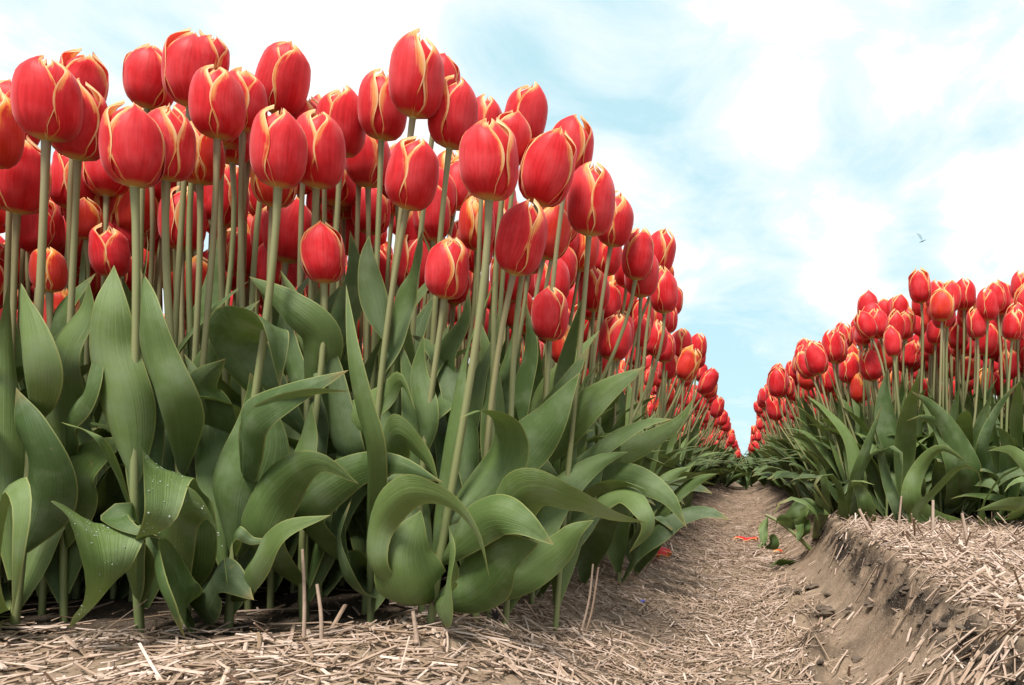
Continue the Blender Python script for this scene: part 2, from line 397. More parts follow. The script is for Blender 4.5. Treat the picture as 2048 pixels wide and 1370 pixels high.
# ------------------------------------------------------------------ loose straw
nr = np.random.RandomState(11)
def straw_mesh(C, yaw, ln, rad, lift0, lift1, tone, segs=3, sides=4, bend=.1, rise=None):
    """many bent straws lying on the ground as one mesh"""
    n = len(C); dirx, diry = np.cos(yaw), np.sin(yaw)
    t = np.linspace(-.5, .5, segs+1)
    X = C[:, 0, None]+dirx[:, None]*ln[:, None]*t; Y = C[:, 1, None]+diry[:, None]*ln[:, None]*t
    bn = (nr.rand(n)-.5)*bend*2
    cb = (.25-t**2)[None, :]*bn[:, None]*ln[:, None]
    X = X-diry[:, None]*cb; Y = Y+dirx[:, None]*cb
    z0 = ground_z(X[:, 0], Y[:, 0]); z1 = ground_z(X[:, -1], Y[:, -1]); zm = ground_z(C[:, 0], C[:, 1])
    k = (t+.5)[None, :]
    Z = z0[:, None]*(1-k)+z1[:, None]*k
    Z = Z+np.maximum(0, zm-(z0+z1)/2)[:, None]+lift0[:, None]*(1-k)+lift1[:, None]*k+rad[:, None]*.6
    P = np.stack([X, Y, Z], -1)
    T = unit(P[:, -1]-P[:, 0]); A = unit(np.cross(T, np.array([0, 0, 1.]))+1e-6); B = np.cross(T, A)
    th = np.linspace(0, 2*math.pi, sides, endpoint=False)+.4
    ring = A[:, None]*np.cos(th)[None, :, None]+.55*B[:, None]*np.sin(th)[None, :, None]
    V = P[:, :, None]+rad[:, None, None, None]*ring[:, None]
    f = grid_faces(segs+1, sides, True)
    m = (segs+1)*sides
    caps = np.array([[3, 2, 1, 0], [segs*sides+i for i in range(4)]]) if sides == 4 else np.zeros((0, 4), int)
    f = np.vstack([f, caps])
    Fa = (f[None]+np.arange(n)[:, None, None]*m).reshape(-1, 4)
    return V.reshape(-1, 3), Fa, np.repeat(tone, m)
def sample(nn, x0, x1, y0, y1, fn):
    """random ground places, thinned by the density function"""
    y = y0+(y1-y0)*nr.rand(nn)**1.5; x = x0+(x1-x0)*nr.rand(nn)
    keep = nr.rand(nn) < fn(x, y)
    return np.stack([x[keep], y[keep]], 1)
def dens(x, y):
    patch = np.clip(.75+1.6*fbm(x*9, y*9, 91, 3), .1, 1.3)
    d = np.where(x < -.2, 1.0, np.where(x < -.09, .6, np.where(x < .07, .95, np.where(x < .105, .30, np.where(x < .168, np.where(y < .62, .7, .07), 1.8)))))
    d = d*np.where((x < -.30) & (y > .665), .12, 1)*np.where((x > .25) & (y > 1.6), .4, 1)
    return d*patch*.62
vs, fs, ts = [], [], []; base = 0
def addstraw(C, lenr, radr, up, seed=0, toneb=.6):
    global base
    n = len(C); wallrow = C[:, 0] > .15
    ln = lenr[0]+(lenr[1]-lenr[0])*nr.rand(n)**1.8; rad = radr[0]+(radr[1]-radr[0])*nr.rand(n)
    l0 = nr.rand(n)*.006; l1 = nr.rand(n)*.006
    upm = nr.rand(n) < np.where(wallrow, up*2.5, up)
    l1 = np.where(upm, ln*(.25+.6*nr.rand(n)), l1)
    ln = np.where(upm, ln*.8, ln)
    tone = np.clip(toneb+.25*nr.randn(n), 0, 1)
    V, Fa, T = straw_mesh(C, nr.rand(n)*6.283, ln, rad, l0, l1, tone)
    vs.append(V); fs.append(Fa+base); ts.append(T); base += len(V)
addstraw(sample(26000, -1.0, .8, .42, 1.75, dens), (.008, .042), (.0006, .0015), .04)
addstraw(sample(22000, -.5, .5, .42, 1.4, dens), (.003, .014), (.0004, .0010), .03, toneb=.55)
addstraw(sample(16000, -.2, .10, .6, 2.4, dens), (.006, .026), (.0005, .0012), .02, toneb=.62)
addstraw(sample(2600, -.85, -.12, .43, .80, lambda x, y: dens(x, y)), (.025, .060), (.0009, .0018), .02, toneb=.72)
addstraw(sample(3800, .178, .75, .45, 1.6, lambda x, y: dens(x, y)), (.015, .038), (.0009, .0019), .12, toneb=.72)
addstraw(sample(4200, -.25, .2, 1.5, 6.0, lambda x, y: np.where((x > -.16) & (x < .10), .8, .25)), (.012, .04), (.0010, .0020), .02, toneb=.5)
me = mesh_from('straw_litter', np.vstack(vs), np.vstack(fs), M_STRAW, attrs={'tone': np.concatenate(ts)}, smooth=False)
tag(link('straw_litter', me), 'chopped pale straw mulch scattered over the beds and the furrow', 'straw', kind='stuff')

# crumbs of soil below the lip and on the foot of the bank
def clod_mesh(seed, r=1.0):
    import bmesh
    bm = bmesh.new(); bmesh.ops.create_icosphere(bm, subdivisions=3 if r > .005 and r < .5 else 2, radius=r)
    rg = random.Random(seed)
    ax = [Vector((rg.gauss(0, 1), rg.gauss(0, 1), rg.gauss(0, 1))).normalized() for _ in range(9)]
    am = [rg.uniform(.2, .9) for _ in ax]; of = rg.uniform(0, 50)
    for v in bm.verts:
        d = v.co.normalized(); s = 1
        for a, k in zip(ax, am): s -= k*max(0, d.dot(a)-.5)
        v.co = d*r*(s+rg.uniform(-.09, .09)+.45*mnoise.noise(d*2.3+Vector((of, 0, 0)))); v.co.z *= .62
    m = bpy.data.meshes.new('soil_clod'); bm.to_mesh(m); bm.free(); m.materials.append(M_CLOD); return m
clods = [clod_mesh(i) for i in range(5)]
cv = [np.array([v.co for v in c.vertices]) for c in clods]; cf = [np.array([p.vertices[:] for p in c.polygons]) for c in clods]
vs, fs = [], []; base = 0
for i in range(760):
    y = rnd.uniform(.5, 1.75)
    if i < 300: x = .168+rnd.gauss(-.012, .008); r = .0010+.0055*rnd.random()**3
    elif i < 500: x = rnd.gauss(.075, .028); r = .0006+.006*rnd.random()**6
    else: x = rnd.uniform(-.3, .16); r = .0005+.0009*rnd.random()**3
    k = i % 5; a = rnd.uniform(0, 6.28); ca, sa = math.cos(a), math.sin(a)
    V = cv[k]*r; V = np.stack([V[:, 0]*ca-V[:, 1]*sa, V[:, 0]*sa+V[:, 1]*ca, V[:, 2]], 1)+[x, y, float(ground_z(x, y))+r*.25]
    vs.append(V); fs.append(cf[k]+base); base += len(V)
me = mesh_from('soil_crumbs', np.vstack(vs), np.vstack(fs), M_CLOD, smooth=False)
tag(link('soil_crumbs', me), 'dark crumbs of soil broken off the cut bank of the furrow', 'soil', kind='stuff')

# ------------------------------------------------------------------ tulip flowers
VP = np.array([0, .05, .12, .22, .38, .55, .70, .82, .92, 1.0])
def smooth_interp(v, xs, ys):
    xs = np.asarray(xs, float); ys = np.asarray(ys, float)
    m = np.gradient(ys, xs); i = np.clip(np.searchsorted(xs, v)-1, 0, len(xs)-2)
    h = xs[i+1]-xs[i]; t = (v-xs[i])/h
    return (2*t**3-3*t**2+1)*ys[i]+(t**3-2*t**2+t)*h*m[i]+(-2*t**3+3*t**2)*ys[i+1]+(t**3-t**2)*h*m[i+1]
FH = .068
def petal_geo(phi, A, rs, top, hgt, seed, nu=13, nv=17, tiplean=0., curl=.0):
    """one petal on the cup of the flower; the flower stands on its origin and is FH high"""
    rg = random.Random(seed)
    v = np.linspace(0, 1, nv)**.92; u = np.linspace(-1, 1, nu)
    r = smooth_interp(v, VP, [.14, .50, .74, .91, 1.0, 1.0, .93, .775*(1+.25*(top-1)), .51*(1+.6*(top-1)), .17*top])*.0226*rs
    a = R(A)*smooth_interp(v, [0, .12, .26, .42, .58, .72, .85, .94, 1.0], [.95, .80, .90, 1.02, 1.0, .86, .62, .38, .06])*(1 if rs > .9 else 1.06)
    p1, p2 = rg.uniform(0, 6.28), rg.uniform(0, 6.28)
    U, Vv = np.meshgrid(u, v)
    ph = phi+U*a[:, None]+tiplean*(Vv**3)*.25
    # margins stand proud above, tuck in below; a soft midrib dent; ripple near the tip
    rr = r[:, None]*(1+.028*(np.abs(U)**2.5)*sm(.35, .8, Vv)-.03*(np.abs(U)**2)*(1-Vv)-.022*np.exp(-(U/.13)**2)*sm(.1, .5, Vv)
                     +.02*np.sin(5*U+p1)*Vv**2+.022*curl*np.sin(5*U+p2)*sm(.6, 1, Vv))
    # flat-ish petal: reduce curvature a little towards the top
    rr = rr/np.maximum(np.cos(np.clip(U*a[:, None], -1.2, 1.2)*.30*Vv), .6)
    z = FH*.985*hgt*smooth_interp(Vv, VP, [0, .035, .10, .20, .37,   .555, .725, .865, .965, 1.035+.05*max(0, top-1)])-.0030*np.abs(U)**2*sm(.5, 1, Vv)+.0015*curl*np.sin(9*U+p1)*sm(.8, 1, Vv)
    X = rr*np.cos(ph); Y = rr*np.sin(ph)
    P = np.stack([X, Y, z], -1)
    wid = r*a
    edge = np.minimum((1-np.abs(U))*wid[:, None], (1-Vv)*FH*.75+.0001)
    uv = np.stack([(U+1)/2, Vv], -1)
    return P.reshape(-1, 3), grid_faces(nv, nu), uv.reshape(-1, 2), edge.reshape(-1)
KINDS = []   # each kind: six petals (phi, A, rs, top, hgt, tiplean, curl)
def mk_kind(seed, top=1.0, rs=1.0, loose=0.0, curl=.3):
    rg = random.Random(seed); ps = []
    for k in range(6):
        o = k % 2 == 0
        ps.append((R(60*k)+rg.uniform(-.09, .09), (61 if o else 60)+rg.uniform(-4, 4), rs*(1.0 if o else .875)*(1+rg.uniform(-.015, .03)+loose*rg.uniform(0, .12)),
                   top*(1 if o else .80)*(1+rg.uniform(-.10, .12)), 1.0+rg.uniform(-.06, .03)-(0 if o else .03), rg.uniform(-1, 1), curl*rg.uniform(.3, 1.6)))
    return ps
KINDS = [mk_kind(1), mk_kind(2, .85), mk_kind(3, 1.2), mk_kind(4, 1.0, .95), mk_kind(5, 1.45, .97, .5, 1.0), mk_kind(6, .9, 1.04), mk_kind(8, 1.1, 1.02, .2, .8), mk_kind(9, .78, .96), mk_kind(10, 1.9, .98, .25, 1.3), mk_kind(11, .7, .86), mk_kind(12, 1.6, .93, .6, 1.5), mk_kind(13, .95, 1.08)]
PET_CACHE = {}
def petal_mesh(kind, k, orange=False):
    key = (kind, k, orange)
    if key not in PET_CACHE:
        phi, A, rs, top, hgt, tl, cu = KINDS[kind][k]
        V, f, uv, e = petal_geo(phi, A, rs, top, hgt, kind*10+k, 13, 17, tl, cu)
        PET_CACHE[key] = mesh_from('petal', V, f, M_PETAL_O if orange else M_PETAL, uv, {'edge': e})
    return PET_CACHE[key]
def joined_flower(kind, orange, nu=7, nv=9):
    key = ('j', kind, orange, nu)
    if key not in PET_CACHE:
        vs, fs, us, es = [], [], [], []; b = 0
        for k in range(6):
            phi, A, rs, top, hgt, tl, cu = KINDS[kind][k]
            V, f, uv, e = petal_geo(phi, A, rs, top, hgt, kind*10+k, nu, nv, tl, cu)
            vs.append(V); fs.append(f+b); us.append(uv); es.append(e); b += len(V)
        PET_CACHE[key] = mesh_from('flower', np.vstack(vs), np.vstack(fs), M_PETAL_O if orange else M_PETAL, np.vstack(us), {'edge': np.concatenate(es)})
    return PET_CACHE[key]
# the green seat of the petals with the pistil
pv, pf = tube([[0, 0, -.001], [0, 0, .0006], [0, 0, .003], [0, 0, .008], [0, 0, .022], [0, 0, .026], [0, 0, .028]], [.0026, .0042, .0050, .0034, .003, .0045, .001], 8)
ME_CORE = mesh_from('flower', pv, pf, M_PISTIL)

# ------------------------------------------------------------------ leaves shared by the plants
def proto_leaf(seed, length, width, lean, droop, z0, low=False, nu=7, n=16):
    width *= .84
    """a leaf rising from the stem at height z0 and bending out along +X"""
    rg = random.Random(seed)
    k = np.linspace(0, 1, 9); ang = R(lean)+R(droop)*k**1.6
    P = [np.array([.003, 0, z0])]
    sway = rg.uniform(-.35, .35)
    for i in range(8):
        a = ang[i]; st = length/8
        P.append(P[-1]+st*np.array([math.sin(a), sway*math.sin(a)*k[i], math.cos(a)]))
    S = spline(P, n)
    V, f, uv, e = leaf_geo(S, width, [0, 1, 0], rg.uniform(-.2, .2), rg.uniform(-1.2, 1.2), .38, .20, nu, seed, .05)
    return mesh_from('leaf', V, f, M_LEAF2 if low else M_LEAF, uv, {'edge': e})
LEAF_UP = [proto_leaf(100+i, l, w, a, d, z) for i, (l, w, a, d, z) in enumerate([(.27, .036, 6, 22, .06), (.25, .042, 9, 45, .05), (.29, .040, 5, 30, .045), (.23, .032, 12, 70, .09), (.26, .045, 10, 20, .03), (.24, .038, 3, 15, .08)])]
LEAF_MID = [proto_leaf(200+i, l, w, a, d, z) for i, (l, w, a, d, z) in enumerate([(.26, .052, 14, 90, .02), (.24, .056, 18, 70, .015), (.28, .050, 12, 60, .03), (.25, .060, 15, 115, .02), (.27, .048, 22, 80, .03)])]
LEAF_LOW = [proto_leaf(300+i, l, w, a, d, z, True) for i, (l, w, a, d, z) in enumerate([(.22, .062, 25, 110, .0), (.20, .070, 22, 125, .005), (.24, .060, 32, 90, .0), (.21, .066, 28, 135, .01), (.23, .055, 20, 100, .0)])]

# ------------------------------------------------------------------ one tulip
N_OBJ = [0]; STEMS = {}
def tulip(foot, fpos, axis_dir, size, kind, spin, petals=True, orange=False, label='', group='', leaves=(), srad=.0033, mid=None, seed=0, drop_petal=()):
    """foot: where the stem meets the soil, fpos: the bottom of the flower"""
    rg = random.Random(seed)
    root = bpy.data.objects.new('tulip', None); COL.objects.link(root); root.empty_display_size = .02
    root.location = foot; tag(root, label, 'tulip', group)
    foot = np.asarray(foot, float); fpos = np.asarray(fpos, float); ax = unit(np.asarray(axis_dir, float))
    H = np.linalg.norm(fpos-foot)
    if mid is None:
        c1 = foot+np.array([(fpos[0]-foot[0])*.12+rg.uniform(-.014, .014), rg.uniform(-.008, .008), H*.35])
        c2 = fpos-ax*H*.30
        t = np.linspace(0, 1, 13)[:, None]
        P = (1-t)**3*(foot-[0, 0, .01])+3*(1-t)**2*t*c1+3*(1-t)*t**2*c2+t**3*fpos
    else:
        P = spline([foot-[0, 0, .01], *mid, fpos], 14)
    rad = np.interp(np.linspace(0, 1, len(P)), [0, .5, .95, 1], [srad*1.15, srad, srad*.92, srad*1.15])
    V, f = tube(P-foot, rad, 8)
    STEMS[root.name] = P.copy()
    link('stem', mesh_from('stem', V, f, M_STEM), root)
    q = Vector((0, 0, 1)).rotation_difference(Vector(ax))
    M = q.to_matrix().to_4x4() @ Matrix.Rotation(spin, 4, 'Z') @ Matrix.Diagonal((size, size, size*rg.uniform(.97, 1.05), 1))
    M.translation = Vector(fpos-foot)
    if petals:
        fl = link('flower', ME_CORE, root); fl.matrix_local = M
        for k in range(6):
            if k in drop_petal: continue
            p = link('petal', petal_mesh(kind, k, orange), fl)
            p.rotation_euler = (rg.uniform(-.015, .015), rg.uniform(-.015, .015), 0)
    else:
        fl = link('flower', joined_flower(kind, orange), root); fl.matrix_local = M
    for (me_, az, sc) in leaves:
        lf = link('leaf', me_, root); lf.rotation_euler = (0, 0, az); lf.scale = (sc, sc, sc)
    N_OBJ[0] += 1
    return root

def hand_leaf(root, d, pts, Wpx, roll=0., twist=0., cup=.35, wave=.12, mat=None, drops=False, base=.15, peak=.42, flip=False, taper=1.7):
    """a blade through the places the photo shows; pts = (px, py[, metres nearer])"""
    P = [P3(p[0], p[1], d-(p[2] if len(p) > 2 else 0)) for p in pts]; Wpx = Wpx*(1.34 if d > 1.3 else 1.12)
    sp = STEMS.get(root.name)
    if sp is not None:
        dist = np.linalg.norm(sp-P[0], axis=1); near_ = dist.min()
        if near_ > .012:
            zt = max(.012, P[0][2]-.75*near_*(P[0][2] > .03))
            a_ = sp[np.argmin(np.abs(sp[:, 2]-zt))]
            P = [a_, a_*.35+P[0]*.65-np.array([0, 0, .12*near_])]+P[0:] if near_ > .05 and P[0][2] > .03 else [a_]+P[1:]
            base = min(base, .14)
    S = spline(P, 34)
    T0 = unit(P[-1]-P[0]) if False else unit(S[9]-S[6]); view = np.array([0, 1., 0])
    side = unit(np.cross(T0, view))*(-1 if flip else 1)
    dm = np.mean([p[1] for p in P])
    foot = np.array(root.location)
    V, f, uv, e = leaf_geo(S-foot, Wpx/F*dm, side, roll, twist, cup, wave, 13, int(pts[0][0]*7+pts[0][1]), .03, base, peak, taper)
    lf = link('leaf', mesh_from('leaf', V, f, mat or M_LEAF, uv, {'edge': e}), root)
    if drops:
        vv = V.reshape(34, 13, 3); rg = random.Random(5); vs, fs = [], []; b = 0
        dv = cv[0]/np.linalg.norm(cv[0], axis=1, keepdims=True)
        for _ in range(drops):
            i = rg.randint(4, 30); j = rg.randint(2, 10); fi, fj = rg.random(), rg.random()
            p = (vv[i, j]*(1-fi)+vv[i+1, j]*fi)*(1-fj)+(vv[i, j+1]*(1-fi)+vv[i+1, j+1]*fi)*fj
            n = unit(np.cross(vv[i+1, j]-vv[i, j], vv[i, j+1]-vv[i, j]));
            if n[1] > 0: n = -n
            r = .00025+.0006*rg.random()**3
            vs.append(dv*r+p+n*r*.3); fs.append(cf[0]+b); b += len(dv)
        dr = link('water_drops', mesh_from('water_drops', np.vstack(vs), np.vstack(fs), M_WATER), lf); dr['kind'] = 'stuff'
    return lf
mw, tw, bw, _ = material('water_drop'); bw.inputs['Transmission Weight'].default_value = .35; bw.inputs['Roughness'].default_value = .12; bw.inputs['IOR'].default_value = 1.33
bw.inputs['Base Color'].default_value = (.45, .52, .42, 1); M_WATER = mw

def rleaves(rg, dirs=None, n=(1, 2, 1), sc=1.0):
    """random leaves for one plant; dirs = (centre, spread) of their azimuth"""
    o = []; a0 = rg.uniform(0, 6.28); k = 0
    for pool, cnt in ((LEAF_UP, n[0]), (LEAF_MID, n[1]), (LEAF_LOW, n[2])):
        for _ in range(cnt):
            az = a0+k*2.35+rg.uniform(-.5, .5) if dirs is None else dirs[0]+rg.uniform(-1, 1)*dirs[1]
            o.append((rg.choice(pool), az, sc*rg.uniform(.85, 1.12))); k += 1
    return o

# ------------------------------------------------------------------ the tulips one can point at
GL, GR = 'red tulips with yellow petal edges in the left bed', 'red tulips with yellow petal edges in the right bed'
# id: (flower centre x, y, height px, tilt deg, foot x, kind, orange, label)
HAND_L = {
 'a1': (95, 200, 162, 4, 25, 0, 0, 'fat pale red tulip with blurred yellow top, tallest at the far left edge'),
 'a2': (158, 245, 150, 4, 128, 1, 0, 'tulip with one cream petal edge curving down its middle, right of the far left one'),
 'a3': (166, 165, 118, 12, 150, 4, 0, 'tulip with a split many-tipped head peeping out behind the far left pair'),
 'a4': (22, 232, 140, 3, 8, 2, 0, 'tulip half hidden behind the fat one at the left edge, yellow side petal'),
 'a5': (265, 290, 168, -1, 282, 3, 0, 'large rosy tulip with a nicked left side and yellow folded tip'),
 'a6': (335, 288, 148, 4, 365, 7, 0, 'smooth rosy tulip touching the right side of the large nicked one'),
 'a7': (300, 155, 125, 7, 262, 6, 0, 'tulip against the sky with a white Y of petal edges, left of the pointed one'),
 'a8': (385, 140, 150, 6, 345, 1, 0, 'sharply pointed tulip reaching highest at the left, against the sky'),
 'a9': (420, 118, 100, 14, 405, 2, 0, 'tulip showing only a yellow-rimmed side behind the sharply pointed one'),
 'b1': (435, 205, 145, 2, 374, 0, 0, 'round tulip with a cream line near its right edge on a leaning tan stem'),
 'b2': (488, 203, 118, 4, 496, 6, 0, 'slim tulip with a yellow tongue-shaped petal edge beside the round tulip'),
 'b3': (566, 160, 140, 15, 500, 2, 0, 'tulip leaning right against white cloud with a lone yellow tip'),
 'b4': (558, 298, 155, 3, 455, 3, 0, 'large tulip with two long cream seams on its front, beside a rosy neighbour'),
 'b5': (636, 302, 148, 4, 612, 0, 0, 'rosy tulip overlapped by the large one with two cream seams'),
 'b6': (682, 246, 135, 3, 640, 1, 0, 'tulip with a white and a yellow streak beside the gap of white sky'),
 'b7': (612, 255, 115, 5, 585, 5, 0, 'tulip whose yellow crown only shows above the overlapping pair'),
 'b8': (765, 210, 140, 3, 742, 3, 0, 'dark red tulip tucked behind the left side of the highest one'),
 'b9': (835, 155, 160, 8, 728, 7, 0, 'highest tulip of the bed, egg-shaped with a long white edge, against the sky'),
 'c1': (882, 160, 105, 10, 815, 0, 0, 'tulip hidden behind the right side of the highest one'),
 'c2': (907, 228, 138, 8, 835, 1, 0, 'tulip with a white centre edge just right of the highest one'),
 'c3': (972, 245, 95, 5, 930, 5, 0, 'small distant tulip between the taller heads on the skyline'),
 'c4': (826, 348, 145, 12, 742, 2, 0, 'leaning tulip with a broad yellow petal edge and notched tip on a thick stem'),
 'c5': (980, 318, 165, 2, 856, 6, 0, 'biggest tulip, barrel-shaped with a cream V at its top, on the long front stem'),
 'c6': (1052, 232, 120, 12, 960, 1, 0, 'dark tulip against the sky with a cream arc down its left side'),
 'c7': (1022, 275, 112, 10, 975, 0, 0, 'tulip peeping out right behind the biggest barrel-shaped one'),
 'c8': (1142, 300, 125, 10, 1080, 5, 0, 'tulip behind the open yellow-tipped one with a pale notched crown'),
 'c9': (1095, 338, 150, 17, 1010, 4, 0, 'half open tulip with yellow tips and dark stamens showing low on its side'),
 'd1': (1182, 402, 140, 4, 1110, 0, 0, 'tulip with an almond-shaped front petal outlined in cream at the furrow side'),
 'd2': (1230, 440, 108, 10, 1165, 1, 0, 'plain dark red tulip right behind the almond-petalled one'),
 'd3': (1043, 478, 148, 14, 950, 7, 0, 'tilted egg-shaped tulip with one cream arc, in front of the stems'),
 'd4': (1100, 460, 120, 14, 1050, 5, 1, 'ragged orange-edged tulip behind the tilted egg-shaped one'),
 'd5': (896, 538, 122, 8, 848, 6, 0, 'short tulip with zigzag torn cream edge below the leaning one'),
 'd6': (645, 505, 124, -2, 608, 3, 0, 'short round tulip with water marks on its front petal, hanging low by itself'),
 'd7': (566, 430, 128, 176, 540, 7, 1, 'tulip with one loose scarlet petal hanging point down behind a stem'),
 'd8': (1100, 630, 105, 2, 1062, 0, 0, 'short tulip with two cream seams above the long furrow-side leaves'),
 'd9': (97, 540, 90, 0, 82, 2, 1, 'small orange-red tulip with a yellow centre low at the left'),
 'e1': (220, 508, 95, -2, 226, 4, 0, 'small slim tulip with ragged white tips low behind the left stems'),
 'e2': (38, 355, 145, 5, 14, 4, 0, 'tulip cut by the left edge with two gaping yellow-edged petals'),
 'e3': (187, 345, 112, 8, 160, 0, 0, 'tulip below the far left pair, half hidden by a tan stem'),
 'e4': (398, 305, 128, 0, 380, 2, 1, 'tulip with an orange-yellow flame just right of the smooth rosy one'),
 'e5': (303, 395, 90, 0, 308, 1, 0, 'small tulip on a dark thin stem under the nicked tulip'),
 'e6': (488, 280, 105, 0, 470, 6, 0, 'dark tulip under the slim one with the yellow tongue'),
 'e7': (735, 312, 125, 0, 722, 0, 0, 'tulip with a yellow rim showing between two leaning stems'),
 'e8': (900, 350, 105, 8, 868, 3, 1, 'orange-rimmed tulip squeezed left of the biggest one'),
 'e9': (838, 448, 100, 6, 795, 1, 0, 'tulip with pale tip behind the pointed upright leaf'),
 'f1': (1188, 577, 92, 2, 1165, 1, 0, 'tulip with a heart of cream edges at the furrow side, orange neighbour behind'),
 'f2': (1225, 578, 68, 28, 1195, 4, 1, 'orange-yellow tulip tilted far right behind the heart-marked one'),
 'f3': (1283, 545, 100, 2, 1238, 0, 0, 'front one of the pair that sticks out over the furrow'),
 'f4': (1321, 503, 92, 12, 1272, 7, 0, 'smooth tulip leaning out highest over the furrow'),
 'f5': (1318, 555, 82, 26, 1262, 2, 1, 'tulip with an orange side petal bent toward the furrow below the highest leaning one'),
 'f6': (1120, 535, 98, 5, 1090, 5, 0, 'tulip behind the stems right of the tilted egg-shaped one'),
 'f7': (1015, 552, 105, 0, 992, 3, 0, 'dark tulip showing below the tilted egg-shaped one'),
 'f8': (1213, 508, 88, 5, 1185, 0, 0, 'tulip peeping out left of the pair over the furrow'),
 'f9': (1240, 665, 84, 5, 1218, 1, 0, 'tulip with cream side seam behind two parallel leaning stems'),
 'g1': (1205, 625, 72, 5, 1182, 3, 0, 'tulip directly below the heart-marked one'),
 'g2': (1328, 692, 66, 0, 1310, 6, 0, 'small tulip with a cream Y on its front over the furrow leaves'),
 'g3': (1369, 712, 54, 3, 1345, 2, 0, 'little tulip right of the one with the cream Y'),
 'g4': (1334, 635, 64, 3, 1305, 1, 0, 'small tulip stacked above the one with the cream Y'),
 'g5': (1345, 600, 62, 4, 1308, 5, 0, 'small tulip with ragged yellow crown on the skyline over the furrow'),
 'g6': (1284, 630, 78, 3, 1252, 7, 0, 'tulip behind the stems of the pair over the furrow'),
 'g7': (1396, 692, 54, 4, 1362, 0, 0, 'little tulip on the skyline where the left bed narrows'),
 'g8': (1325, 808, 44, 35, 1300, 2, 1, 'tiny orange tulip lying low among the furrow-side leaves'),
 'g9': (1128, 690, 80, 2, 1105, 2, 1, 'orange tulip half sunk in leaves below the short two-seamed one'),
 'h1': (1155, 690, 60, 4, 1140, 4, 1, 'red-orange tulip sunk between leaf blades near the furrow'),
 'h2': (75, 470, 80, 0, 66, 0, 0, 'tulip behind stems just above the small orange-red one at the left'),
 'h3': (172, 440, 80, 0, 170, 5, 1, 'orange-tipped tulip between the two left stem pairs'),
 'h4': (28, 515, 70, 0, 26, 1, 0, 'tulip at the very left edge, low behind a stem'),
 'h5': (700, 400, 105, 0, 690, 2, 0, 'tulip above the short round water-marked one, behind two stems'),
 'h6': (665, 370, 100, 0, 655, 3, 0, 'tulip hidden right below the overlapping rosy pair'),
}
DEPTH = dict(c5=.655, c4=.69, b9=.74, a5=.645, a6=.672, a1=.655, a2=.69, a3=.80, b4=.66, b5=.70, b1=.70, b2=.735, a7=.79, a8=.76, a9=.84, b3=.79, b6=.80, b8=.79,
             d6=.69, d5=.69, d9=.72, d8=.82, e1=.80, g9=.95, h3=.84, d7=.74, e4=.74, c2=.77, c1=.88, b7=.82, c7=.72, d3=.70)
TULIPS = {}; FEET = []
def depth_of(cy, h, zmax):
    d = F*FH*1.0/h
    return d
def place_hand(key, spec, bed):
    cx, cy, h, tilt, fx, kind, orange, label = spec
    d = F*FH/h; size = 1.0
    zmax = .385 if bed == 'L' else .385
    if key in DEPTH: size *= DEPTH[key]/d; d = DEPTH[key]
    dmin, dmax = (.645, 9) if bed == 'L' else (1.5, 9)
    dz = zmax*F/max(VY-cy, 1)                        # keep it no taller than a tulip grows
    if d > dz: size *= dz/d; d = dz
    if d < dmin: size *= dmin/d; d = dmin
    th = R(tilt); ax = np.array([math.sin(th), -.04, math.cos(th)])
    c = P3(cx, cy, d); fpos = c-unit(ax)*FH*size/2
    fy = d+.01
    X = (fx-VX)/F*fy
    foot = np.array([X, fy, float(ground_z(X, fy, 0))])
    rg = random.Random(hash(label) if False else sum(map(ord, label)))
    front = d < (.80 if bed == 'L' else 1.62)
    if key == 'd7': ax = np.array([.1, -.05, 1.]); fpos = P3(545, 415, d)
    dirs = (math.pi/2, 1.1) if front else None
    # fewer free leaves on the front plants, whose blades are set one by one below
    lv = rleaves(rg, dirs, (1, 1, 0) if front else ((2, 1, 1) if d < .95 and bed == 'L' else (2, 2, 1)), .92)
    low = h < 100 and cy > 480 and d < 1.3
    spin = rg.uniform(0, 6.28)
    t = tulip(foot, fpos, ax, size, kind, spin, True, bool(orange), label, GL if bed == 'L' else GR, lv, srad=.0030 if d < .69 else .0026, seed=len(TULIPS))
    TULIPS[key] = t; FEET.append((foot[0], foot[1])); t['d'] = d
    return t
for k_, s_ in HAND_L.items(): place_hand(k_, s_, 'L')

